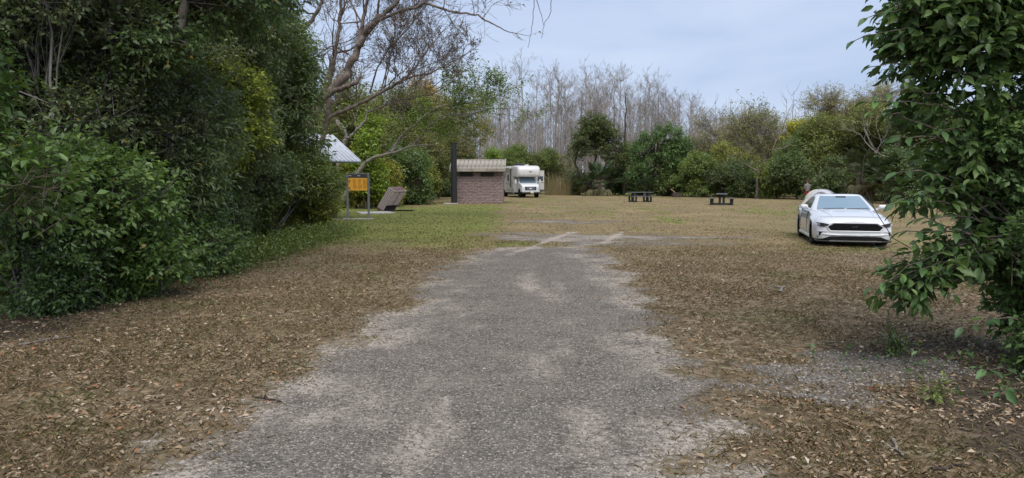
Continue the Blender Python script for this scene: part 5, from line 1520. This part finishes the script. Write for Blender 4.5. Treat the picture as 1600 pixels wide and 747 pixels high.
# greenhouse
def gh(z):
    t = max((z - .88) / (1.29 - .88), 0.0)
    yf = -.83 + t ** .95 * .90; yr = 2.05 - t ** .8 * 1.20; w = .83 - .235 * t ** 1.15
    return yf, yr, w
def gh_ring(z, inset=0):
    yf, yr, w = gh(z)
    pts = []
    for a in np.linspace(-1, 1, 9):  # front edge, bowed
        pts.append((a * (w * .93), yf + .17 * abs(a) ** 2.2))
    pts += [(w, yf + .35), (w + .01, (yf + yr) / 2), (w - .02, yr - .35)]
    for a in np.linspace(1, -1, 7):
        pts.append((a * (w * .86), yr - .14 * abs(a) ** 2))
    pts += [(-w + .02, yr - .35), (-w - .01, (yf + yr) / 2), (-w, yf + .35)]
    return [(x, y, z) for x, y in pts]
zs = [.85, .91, .99, 1.07, 1.15, 1.22, 1.26]
rings = [gh_ring(z) for z in zs]
top1 = [(x * .93, y * .93 + .03, 1.287) for x, y, z in gh_ring(1.272)]
top2 = [(x * .6, y * .6 + .17, 1.303) for x, y, z in gh_ring(1.272)]
b = MB().loft(rings + [top1, top2])
b.build('cabin', M['car_white'], car, smooth=50)
def gpt(a, z, o=.006):
    yf, yr, w = gh(z)
    return (a * w * .93, yf + .17 * abs(a) ** 2.2 - o, z + o * .5)
V, Fs = [], []
na, nz = 13, 7
for j in range(nz):
    z = .905 + (1.25 - .905) * j / (nz - 1)
    for i in range(na):
        V.append(gpt(-.90 + 1.80 * i / (na - 1), z))
for j in range(nz - 1):
    for i in range(na - 1):
        k = j * na + i
        Fs.append((k, k + 1, k + 1 + na, k + na))
b = MB().add(V, Fs)
b.build('windscreen', M['windscreen'], car, smooth=60)
for sx in (-1, 1):
    pl = []
    for y, z in ((-.38, .925), (.2, .935), (.95, .95), (1.12, 1.02), (.85, 1.15), (.62, 1.225), (.25, 1.24), (.10, 1.195), (-.15, 1.07)):
        w = gh(z)[2]
        pl.append((sx * (w + .018), y, z))
    MB().add(*quad_panel(pl, .02, (sx, 0, .3))).build('side_window', M['side_glass'], car)
def on_front(x, z, o=.012):
    """A point on the nose, o proud of the paint."""
    w = abs(x) + .012
    y = float(np.interp(w, [.0, .62, .76, .85, .905, .945], [-2.40, -2.40, -2.36, -2.29, -2.15, -1.9]))
    return (x, y - o, z)
def nose_panel(poly, name, mat, parent, o=.012, deep=.03, sub=.07):
    """poly (x,z) bent round the nose: cut in strips across x so that it follows the curve."""
    xs0, xs1 = min(p[0] for p in poly), max(p[0] for p in poly)
    n = max(2, int((xs1 - xs0) / sub))
    b = MB(); cols = []
    for i in range(n + 1):
        x = xs0 + (xs1 - xs0) * (i / n) * .9998 + .0001 * (xs1 - xs0)
        zz = []
        for (ax, az), (bx, bz) in zip(poly, poly[1:] + poly[:1]):
            if (ax - x) * (bx - x) <= 0 and ax != bx:
                zz.append(az + (bz - az) * (x - ax) / (bx - ax))
        if len(zz) >= 2: cols.append((x, min(zz), max(zz)))
    secs = []
    for x, z0, z1 in cols:
        f0, f1 = Vector(on_front(x, z0, o)), Vector(on_front(x, z1, o))
        secs.append([f0, f1, f1 + Vector((0, deep, 0)), f0 + Vector((0, deep, 0))])
    b.loft(secs)
    return b.build(name, mat, parent)
gr = nose_panel([(-.50, .60), (.50, .60), (.635, .515), (.57, .425), (-.57, .425), (-.635, .515)], 'grille', M['black_matt'], car)
b = MB()
for z in (.46, .49, .52, .55, .58):
    xe = .60 if .48 < z < .55 else .53
    b.tube([on_front(x, z, .016) for x in np.linspace(-xe, xe, 9)], .004, 4)
b.build('grille_mesh', M['black_matt'], gr, kind='stuff')
# small dark running horse badge in the grille
hs_ = [(-.085, .515), (-.06, .505), (-.05, .488), (-.035, .505), (.01, .503), (.03, .485), (.035, .503), (.06, .498), (.045, .515), (.05, .535), (.075, .532), (.065, .548), (.04, .552), (.02, .535), (-.04, .535), (-.085, .53)]
b = MB().prism([(x, z) for x, z in hs_], .01)
b.build('badge', M['rim'], gr, loc=(0, -2.43, 0))
# frame round the grille
fr = [(-.52, .615), (.52, .615), (.66, .515), (.585, .41), (-.585, .41), (-.66, .515), (-.52, .615)]
b = MB()
P = []
for (ax, az), (bx, bz) in zip(fr[:-1], fr[1:]):
    for t in np.linspace(0, 1, 8, endpoint=False): P.append(on_front(ax + (bx - ax) * t, az + (bz - az) * t, .008))
b.tube(P + [P[0]], .012, 5)
b.build('grille_surround', M['car_white'], gr)
for sx in (-1, 1):
    hp = [(sx * .60, .575), (sx * .70, .605), (sx * .82, .62), (sx * .90, .615), (sx * .895, .555), (sx * .74, .52)]
    hl = nose_panel(hp, 'headlight', M['lamp_glass'], car, .016, .05, .04)
    b = MB()
    for k in range(3):
        x = sx * (.83 + .025 * k)
        b.tube([on_front(x, .56, .03), on_front(x + sx * .008, .60, .03)], .006, 4)
    b.build('light_bar', M['lamp_clear'], hl)
    fp = [(sx * .80, .30), (sx * .895, .38), (sx * .905, .30), (sx * .86, .235)]
    nose_panel([(sx * .76, .375), (sx * .90, .385), (sx * .895, .345), (sx * .865, .23)], 'side_intake', M['black_matt'], car, .012, .03, .03)
    b = MB().tube([on_front(sx * x, .40, .014) for x in (.66, .76, .84, .895)], [.006, .011, .012, .008], 5)
    b.build('turn_signal', M['lamp_clear'], car)
nose_panel([(-.60, .275), (.60, .275), (.74, .215), (.60, .19), (-.60, .19), (-.74, .215)], 'lower_intake', M['black_matt'], car, .012)
b = MB()
b.tube([(x, y - .02, .155) for x, y in ((-.9, -2.05), (-.84, -2.28), (-.6, -2.42), (0, -2.44), (.6, -2.42), (.84, -2.28), (.9, -2.05))], .025, 6)
b.build('splitter', M['black_plastic'], car)
b = MB()
P = [on_front(x, .305 + .03 * (abs(x) / .8) ** 2, .006) for x in np.linspace(-.78, .78, 13)]
b.tube(P, .022, 6)
b.build('bumper_crease', M['car_white'], car, smooth=60)
for sx in (-1, 1):
    b = MB().box((sx * 1.0, -.52, .965), (.20, .13, .12), bev=.035).box((sx * .91, -.50, .925), (.14, .07, .04), (0, -sx * .3, 0))
    b.build('mirror', M['car_white'], car)
    b = MB()
    b.tube([(sx * .50, -2.02, .775), (sx * .56, -1.4, .850), (sx * .62, -.85, .898)], .010, 5)
    b.build('hood_crease', M['car_white'], car)
    b = MB().box((sx * .36, -1.30, .866), (.20, .26, .012), (R_(7.5), 0, 0), bev=.004)
    b.build('hood_vent', M['car_white'], car)
    for y in (-.62, .78):
        w = ip(y, WID)
        MB().tube([(sx * (w - .002), y, .36), (sx * (w + .003), y + .02, .62), (sx * (w - .05), y + .03, .84)], .006, 4).build('door_seam', M['black_matt'], car)
    MB().box((sx * .945, .58, .77), (.03, .20, .03), bev=.01).build('door_handle', M['car_white'], car)
    MB().box((sx * .93, -.1, .20), (.05, 2.1, .09), bev=.02).build('side_skirt', M['car_white'], car)
for x, y in ((-.80, WB[0]), (.80, WB[0]), (-.81, WB[1]), (.81, WB[1])):
    wheel(car, x, y, .345, .26, M['rim'], -1 if x < 0 else 1, 10)
b = MB().box((0, 0, .30), (1.50, 4.2, .26))
b.build('underbody', M['black_matt'], car)
MB().tube([(0, 1.0, 1.29), (0, 1.05, 1.34), (0, 1.11, 1.29)], [.03, .012, .02], 6).build('antenna', M['black_plastic'], car)
mp_ = Vector(gpt(0, 1.225, .010))
MB().box((mp_.x, mp_.y, mp_.z), (.26, .02, .055), (R_(-62), 0, 0), bev=.008).build('mirror_housing', M['black_matt'], car)
for sx in (-.35, .25):
    MB().tube([(sx - .2, -.80, .925), (sx + .35, -.74, .935)], .01, 4).build('wiper', M['black_plastic'], car)
b = MB()
b.tube([(x, -2.05 - .10 * (1 - (x / .9) ** 2), .752 + .018 * (1 - (x / .8) ** 2)) for x in np.linspace(-.80, .80, 11)], .006, 4)
b.build('hood_seam', M['rv_grey'], car)
c2 = dup(car, (20.4, 31.5, 0), R_(-35), label='white car almost hidden behind the large leaves on the right')

# ------------------------------------------------------------------ picnic tables
def picnic():
    t = empty('picnic_table', (0, 0, 0), 0, '', 'picnic table', 'black picnic tables on the dry grass')
    MB().box((0, 0, .745), (2.0, .76, .06), bev=.012).build('tabletop', M['table_top'], t)
    for sy in (-1, 1):
        MB().box((0, sy * .66, .445), (2.0, .30, .055), bev=.01).build('bench', M['table_top'], t)
        for sx in (-1, 1):
            MB().box((sx * .62, sy * .66, .21), (.075, .22, .415), bev=.01).build('bench_leg', M['table_black'], t)
    for sx in (-1, 1):
        b = MB().box((sx * .62, -.13, .36), (.08, .16, .715), bev=.01).box((sx * .62, .13, .36), (.08, .16, .715), bev=.01)
        b.build('pedestal', M['table_black'], t)
        MB().box((sx * .62, 0, .06), (.10, 1.1, .08)).build('foot_bar', M['table_black'], t)
    return t
t1 = picnic(); t1['label'] = 'long black picnic table seen from the side, left of the two'
g = gp(1000, 315.5); t1.location = (g.x, g.y, 0); t1.rotation_euler = (0, 0, R_(14))
g = gp(1127.5, 320); t2 = dup(t1, (g.x, g.y, 0), R_(74), label='black picnic table seen from its end, right of the two')

# grill box and maroon locker
g = gp(1057, 308.4)
gb = empty('fire_box', (g.x, g.y, 0), R_(-8), 'low dark steel fire box with a raised rusty lid', 'grill')
b = MB()
for c, d in (((0, -.33, .24), (.76, .03, .48)), ((0, .33, .24), (.76, .03, .48)), ((-.365, 0, .24), (.03, .63, .48)), ((.365, 0, .24), (.03, .63, .48)), ((0, 0, .03), (.70, .62, .05))): b.box(c, d)
b.build('box', M['firebox'], gb)
MB().box((-.30, .10, .62), (.70, .60, .03), (R_(8), R_(38), 0)).build('lid', M['rust'], gb)
b = MB()
for k in range(7): b.box((-.27 + k * .09, 0, .465), (.018, .62, .018))
b.build('grate', M['black_matt'], gb, kind='stuff')
g = gp(967, 304.0)
lk = empty('food_locker', (g.x, g.y, 0), R_(6), 'dark maroon metal locker under the trees at the far edge', 'locker')
MB().box((0, 0, .66), (1.0, .6, .98), bev=.02).build('box', M['maroon'], lk)
for sx in (-1, 1):
    MB().box((sx * .245, -.31, .66), (.47, .03, .90), bev=.01).build('door', M['maroon'], lk)
    for sy in (-1, 1): MB().box((sx * .44, sy * .24, .10), (.06, .06, .20)).build('leg', M['maroon'], lk)
def bag(loc, s, label, seed):
    r = random.Random(seed)
    bm = bmesh.new()
    bmesh.ops.create_icosphere(bm, subdivisions=2, radius=1)
    for v_ in bm.verts:
        k = 1 + r.uniform(-.14, .14)
        v_.co = Vector((v_.co.x * s * .8 * k, v_.co.y * s * .5 * k, v_.co.z * s * k * (1.1 if v_.co.z > 0 else .9)))
        if v_.co.z > s * .7: v_.co.x *= .45; v_.co.y *= .45
    me = bpy.data.meshes.new('bag'); bm.to_mesh(me); bm.free()
    o = link('bag', me, M['bag_white'], smooth=True); o.location = loc
    tag(o, label, 'bag')
bag((g.x - .46, g.y - .42, 1.0), .18, 'white plastic bag hanging at the left corner of the maroon locker', 1)
bag((g.x - .10, g.y - .40, .92), .10, 'small white bag hanging on the front of the maroon locker', 2)

# ------------------------------------------------------------------ orange notice board
g = gp(560, 342.5)
nb_ = empty('notice_board', (g.x, g.y, 0), R_(4), 'orange notice board with small print between two grey posts', 'sign')
k = g.y / F_PX
NW, NH = 32.5 * k, 72 * k
for sx in (-1, 1):
    MB().box((sx * NW / 2, 0, NH / 2), (.09, .09, NH), bev=.008).build('post', M['steel_grey'], nb_)
MB().box((0, 0, NH - .03), (NW - .095, .07, .055)).build('top_rail', M['steel_grey'], nb_)
MB().box((0, .01, NH - .14), (NW - .10, .05, .155)).build('header', M['sign_dark'], nb_)
b = MB()
for x, w in ((-.32, .16), (-.28, .05), (.05, .12)): b.box((x, -.019, NH - .12), (w, .006, .03))
b.build('lettering', M['print_white'], nb_)
pz0, pz1 = NH - .76, NH - .22
MB().box((0, 0, (pz0 + pz1) / 2), (NW - .10, .04, pz1 - pz0)).build('panel', M['sign_orange'], nb_)
b = MB(); r = random.Random(4)
for c in range(3):
    x0 = -.20 + c * .215
    for j in range(11):
        w = .17 * r.uniform(.6, 1) if j else .12
        b.box((x0 + w / 2, -.023, pz1 - .07 - j * .038), (w, .005, .013 if j else .02))
b.build('lettering', M['sign_print'], nb_, kind='stuff')
b = MB()
b.tube([(-.30, -.024, pz1 - .09), (-.35, -.024, pz1 - .12), (-.34, -.024, pz1 - .17), (-.37, -.024, pz1 - .21)], [.008, .016, .018, .006], 5)
b.tube([(-.38, -.024, pz1 - .10), (-.41, -.024, pz1 - .13)], .010, 5).tube([(-.36, -.024, pz0 + .14), (-.35, -.024, pz0 + .11)], .03, 6)
b.tube([(-.40, -.024, pz0 + .10), (-.35, -.024, pz0 + .06), (-.27, -.024, pz0 + .03)], [.006, .01, .004], 5)
b.build('picture', M['print_black'], nb_)
MB().box((-NW / 2 - .06, -.0, .95), (.05, .10, .14), bev=.01).build('bracket', M['steel_grey'], nb_)
MB().box((0, 0, .015), (1.3, .5, .03)).build('footing', M['concrete'], nb_)

# ------------------------------------------------------------------ kiosk with metal roof
kD = at(564.4, 252, 33.0)
nrm, ud_ = Vector((.8, -.6, 0)), Vector((-.6, -.8, 0))
RUN, RISE, LEN = 1.9, 1.22, 2.3
kA = kD - nrm * RUN + Vector((0, 0, RISE))
kbase = (kA + ud_ * LEN / 2); kbase.z = 0
ks = empty('information_kiosk', kbase, 0, 'wooden information kiosk with a white ribbed metal roof among bushes', 'kiosk')
def loc(p): return Vector(p) - kbase
thick = Vector((0, 0, -.03))
b = MB()
kE = kA - nrm * RUN - Vector((0, 0, RISE))
for e0 in (kD, kE):
    q = [loc(e0), loc(e0 + ud_ * LEN), loc(kA + ud_ * LEN), loc(kA)]
    V = q + [p + thick for p in q]
    b.add(V, [(0, 1, 2, 3), (7, 6, 5, 4), (0, 4, 5, 1), (1, 5, 6, 2), (2, 6, 7, 3), (3, 7, 4, 0)])
rf = b.build('roof', M['roof_metal'], ks)
nr = 10
for e0 in (kD, kE):
    for i in range(nr):
        a = loc(e0 + ud_ * LEN * (i + .15) / nr); c = loc(kA + ud_ * LEN * (i + .15) / nr)
        up_ = Vector((0, 0, .02))
        MB().tube([a + up_, c + up_], .028, 5).build('roof_rib', M['roof_metal'], rf)
b = MB()
for e0 in (kD, kE):
    a, c = loc(e0), loc(e0 + ud_ * LEN)
    b.tube([a + Vector((0, 0, -.05)), c + Vector((0, 0, -.05))], .05, 4)
b.build('fascia', M['steel_grey'], rf)
for i, (s, t) in enumerate(((.75, .25), (.75, .85), (-.75, .25), (-.75, .85))):
    p = loc(kA + nrm * s + ud_ * LEN * t); p.z = 0
    MB().box((p.x, p.y, 1.35), (.14, .14, 2.7), (0, 0, math.atan2(nrm.y, nrm.x))).build('post', M['wood_brown'], ks)
pc = at(519, 290, 32.6) - kbase
MB().box((pc.x - .35, pc.y, 1.45), (.95, .06, 1.3), (0, 0, R_(-5))).build('display_panel', M['kiosk_print'], ks)
MB().box((pc.x - .35, pc.y - .045, 1.98), (.93, .02, .22), (0, 0, R_(-5))).build('panel_header', M['kiosk_yellow'], ks)

# ------------------------------------------------------------------ tilted bin
bA = at(599.3, 328.8, 40.5); bA.z = .02
e1, e2, e3 = Vector((.44, -.60, -.20)), Vector((.60, .30, .02)), Vector((.58, .30, 1.04))
bn = empty('tilted_bin', Vector((bA.x, bA.y, 0)), 0, 'taupe slatted rubbish container tilted over on a maroon base', 'bin')
TB = lambda a, c, h: Vector((0, 0, .03)) + e1 * (a - 1) + e2 * c + e3 * h    # a: along slat side, c: across the front, h: up the container
def slab(pts8, name, mat, parent):
    return MB().add(pts8, [(0, 1, 2, 3), (7, 6, 5, 4), (0, 4, 5, 1), (1, 5, 6, 2), (2, 6, 7, 3), (3, 7, 4, 0)]).build(name, mat, parent)
def cell(a0, a1, c0, c1, h0, h1, name, mat, parent=None):
    q = [TB(a0, c0, h0), TB(a1, c0, h0), TB(a1, c1, h0), TB(a0, c1, h0), TB(a0, c0, h1), TB(a1, c0, h1), TB(a1, c1, h1), TB(a0, c1, h1)]
    return MB().add(q, [(3, 2, 1, 0), (4, 5, 6, 7), (0, 1, 5, 4), (1, 2, 6, 5), (2, 3, 7, 6), (3, 0, 4, 7)]).build(name, mat, parent or bn)
cell(.04, .96, .04, .96, .0, .97, 'body', M['black_matt'])
for i in range(4):
    cell(.03 + i * .25, .20 + i * .25, -.03, .03, 0, .98, 'slat', M['slat_taupe'])
    cell(.015 + i * .25, .235 + i * .25, .96, 1.02, .0, .98, 'slat', M['slat_taupe'])
for i in range(2):
    cell(.96, 1.03, .03 + i * .51, .46 + i * .51, .27, .98, 'door', M['slat_taupe'])
tp = cell(-.03, 1.05, -.03, 1.03, .97, 1.03, 'top_frame', M['slat_taupe'])
for i in range(2):
    cell(.14, .90, .07 + i * .47, .46 + i * .47, 1.03, 1.045, 'lid', M['maroon'])
lo = TB(0, -.03, 0)
b = MB().add([(lo.x - .02, lo.y, lo.z), tuple(TB(1.03, -.03, 0)), (TB(1.03, -.03, 0).x, TB(1.03, -.03, 0).y, 0), (lo.x - .02, lo.y, 0),
              (lo.x + .6, lo.y + .15, lo.z), tuple(TB(1.0, 1.0, 0)), (TB(1.0, 1.0, 0).x, TB(1.0, 1.0, 0).y, 0), (lo.x + .6, lo.y + .15, 0)],
             [(0, 1, 2, 3), (7, 6, 5, 4), (0, 4, 5, 1), (1, 5, 6, 2), (2, 6, 7, 3), (3, 7, 4, 0)])
b.build('base', M['maroon'], bn)
MB().box((.85, .15, .03), (1.5, .7, .04)).build('foot_plate', M['black_matt'], bn)
g = gp(583, 333)
o = MB().box((0, 0, .02), (1.7, 1.9, .05), (0, 0, R_(20)), bev=.01).build('concrete_slab', M['concrete'])
o.location = (g.x + .1, g.y, 0)
tag(o, 'pale concrete slab in the lawn in front of the tilted bin', 'slab')
g = gp(661, 301.2)
o = MB().box((0, 0, .1), (2.6, .5, .22), bev=.05).build('stone_kerb', M['concrete']); o.location = (g.x, 88, 0)
tag(o, 'low pale kerb stone at the edge of the trees left of the hut', 'kerb')

# ------------------------------------------------------------------ tent
tc_ = at(1283, 300, 50.0)
tent = empty('dome_tent', (tc_.x, 50.0, 0), R_(12), 'low cream and grey dome tent pitched behind the white coupe', 'tent')
TA, TBb, TH = 1.25, 1.05, 1.07
def dome(az, el, s=1.0):
    r_ = math.cos(el) ** .75
    q = 1 / max(abs(math.cos(az)) ** 1.3 + abs(math.sin(az)) ** 1.3, .01) ** (1 / 1.3) * 1.0
    q = .75 * q + .25
    return Vector((TA * r_ * math.cos(az) * q * s, TBb * r_ * math.sin(az) * q * s, TH * math.sin(el) ** .9 * s))
def dome_patch(az0, az1, el0, el1, name, mat, s, n=14, m=8, fade=False):
    V, Fs = [], []
    for j in range(m + 1):
        el = el0 + (el1 - el0) * j / m
        for i in range(n + 1):
            w_ = 1.0
            if fade: w_ = math.sqrt(max(0.0, 1 - (j / m) ** 2))
            mid_ = (az0 + az1) / 2
            V.append(dome(mid_ + (az0 + (az1 - az0) * i / n - mid_) * w_, el, s))
    for j in range(m):
        for i in range(n):
            k_ = j * (n + 1) + i
            Fs.append((k_, k_ + 1, k_ + n + 2, k_ + n + 1))
    o = MB().add(V, Fs).build(name, mat, tent, smooth=60)
    sol = o.modifiers.new('thickness', 'SOLIDIFY'); sol.thickness = .006; sol.offset = -1
    return o
dome_patch(R_(-180), R_(180), 0.0, R_(90), 'canopy', M['tent_pale'], 1.0, 40, 12)
dome_patch(R_(-62), R_(10), R_(8), R_(88), 'side_panel', M['tent_grey'], 1.012)
dome_patch(R_(100), R_(200), R_(2), R_(86), 'fly', M['tent_cream'], 1.018)
dome_patch(R_(-152), R_(-92), R_(24), R_(58), 'mesh_window', M['tent_dark'], 1.016, 14, 8, True)
for a0 in (-140, -40):
    pts = [dome(R_(a0), R_(e), 1.02) for e in np.linspace(0, 88, 12)] + [dome(R_(a0 + 180), R_(e), 1.02) for e in np.linspace(88, 0, 12)]
    MB().tube(pts, .014, 5).build('pole', M['tent_cream'], tent, smooth=60)
fl = [(-.55, -.75, .80), (-.95, -.75, .42), (-1.75, -.70, .02), (-1.60, -.1, .03), (-1.0, .1, .55), (-.62, .0, .86)]
MB().add(*quad_panel(fl, .01, (-.5, -.5, .7))).build('porch_flap', M['tent_cream'], tent)

# ------------------------------------------------------------------ person behind the tent
def skin_fig(name, mat, parent, joints, bones, sub=1):
    me = bpy.data.meshes.new(name)
    names = list(joints)
    me.from_pydata([joints[n][0] for n in names], [(names.index(a), names.index(c)) for a, c in bones], [])
    o = link(name, me, mat, parent)
    sk = o.modifiers.new('skin', 'SKIN'); sk.use_smooth_shade = True
    for i, n in enumerate(names):
        r_ = joints[n][1]
        me.skin_vertices[0].data[i].radius = (r_, r_) if not hasattr(r_, '__len__') else r_
        me.skin_vertices[0].data[i].use_root = (i == 0)
    ss = o.modifiers.new('smooth', 'SUBSURF'); ss.levels = sub; ss.render_levels = sub
    return o
pp = ud(1260.5, 57.0)
pe = empty('person', pp, R_(20), 'person seen from behind in grey printed shirt and red shorts by the tent', 'person')
J = {'pelvis': ((0, 0, .90), (.15, .11)), 'belly': ((0, 0, 1.05), (.14, .10)), 'chest': ((0, .0, 1.26), (.165, .105)), 'neckb': ((0, 0, 1.40), (.06, .06)), 'neck': ((0, .01, 1.47), (.05, .05)),
     'head1': ((0, .02, 1.54), (.07, .08)), 'head2': ((0, .02, 1.63), (.078, .095)), 'head3': ((0, .02, 1.71), (.055, .065)), 'nose': ((0, .125, 1.60), .016)}
B = [('pelvis', 'belly'), ('belly', 'chest'), ('chest', 'neckb'), ('neckb', 'neck'), ('neck', 'head1'), ('head1', 'head2'), ('head2', 'head3'), ('head2', 'nose')]
for s, n in ((-1, 'l'), (1, 'r')):
    J.update({'sh' + n: ((s * .185, 0, 1.36), .055), 'el' + n: ((s * .25, .0, 1.08), .042), 'wr' + n: ((s * .20, .20, .98), .028), 'pa' + n: ((s * .185, .27, .965), (.036, .018)),
              'hip' + n: ((s * .09, 0, .86), .09), 'kn' + n: ((s * .105, .01, .48), .058), 'an' + n: ((s * .11, 0, .09), .038), 'to' + n: ((s * .12, .16, .035), (.04, .03)), 'ear' + n: ((s * .086, .02, 1.60), .014)})
    B += [('chest', 'sh' + n), ('sh' + n, 'el' + n), ('el' + n, 'wr' + n), ('wr' + n, 'pa' + n), ('pelvis', 'hip' + n), ('hip' + n, 'kn' + n), ('kn' + n, 'an' + n), ('an' + n, 'to' + n), ('head2', 'ear' + n)]
    for i, (dx, dl) in enumerate(((-.028, .07), (-.009, .08), (.011, .075), (.028, .055))):
        J[f'f{i}{n}'] = ((s * .185 + dx, .31, .955), .009); J[f'g{i}{n}'] = ((s * .185 + dx * 1.15, .31 + dl * .7, .925), .008)
        B += [('pa' + n, f'f{i}{n}'), (f'f{i}{n}', f'g{i}{n}')]
    J['t' + n] = ((s * .185 - s * .05, .265, .955), .010); B += [('wr' + n, 't' + n)]
skin_fig('body', M['skin'], pe, J, B)
Sj = {'belly': ((0, 0, 1.00), (.165, .125)), 'waist': ((0, 0, .88), (.17, .13)), 'chest': ((0, 0, 1.26), (.185, .125)), 'neckb': ((0, 0, 1.41), (.075, .075))}
Sb = [('belly', 'waist'), ('belly', 'chest'), ('chest', 'neckb')]
for s, n in ((-1, 'l'), (1, 'r')):
    Sj.update({'sh' + n: ((s * .19, 0, 1.36), .07), 'sl' + n: ((s * .235, 0, 1.17), .066)}); Sb += [('chest', 'sh' + n), ('sh' + n, 'sl' + n)]
skin_fig('shirt', M['shirt'], pe, Sj, Sb)
Tj = {'waist': ((0, 0, .90), (.16, .125))}; Tb = []
for s, n in ((-1, 'l'), (1, 'r')):
    Tj.update({'h' + n: ((s * .095, 0, .80), .105), 'k' + n: ((s * .11, .01, .52), .09)}); Tb += [('waist', 'h' + n), ('h' + n, 'k' + n)]
skin_fig('shorts', M['shorts'], pe, Tj, Tb)
skin_fig('hair', M['hair'], pe, {'a': ((0, .0, 1.66), (.088, .10)), 'b': ((0, -.02, 1.72), (.07, .08)), 'c': ((0, -.035, 1.60), (.07, .06))}, [('a', 'b'), ('a', 'c')])
b = MB()
for s in (-1, 1): b.box((s * .032, .108, 1.63), (.022, .012, .012), bev=.003)
b.build('eye', M['black_matt'], pe, kind='stuff')
MB().box((0, .112, 1.555), (.045, .01, .008), bev=.002).build('mouth', M['maroon'], pe)
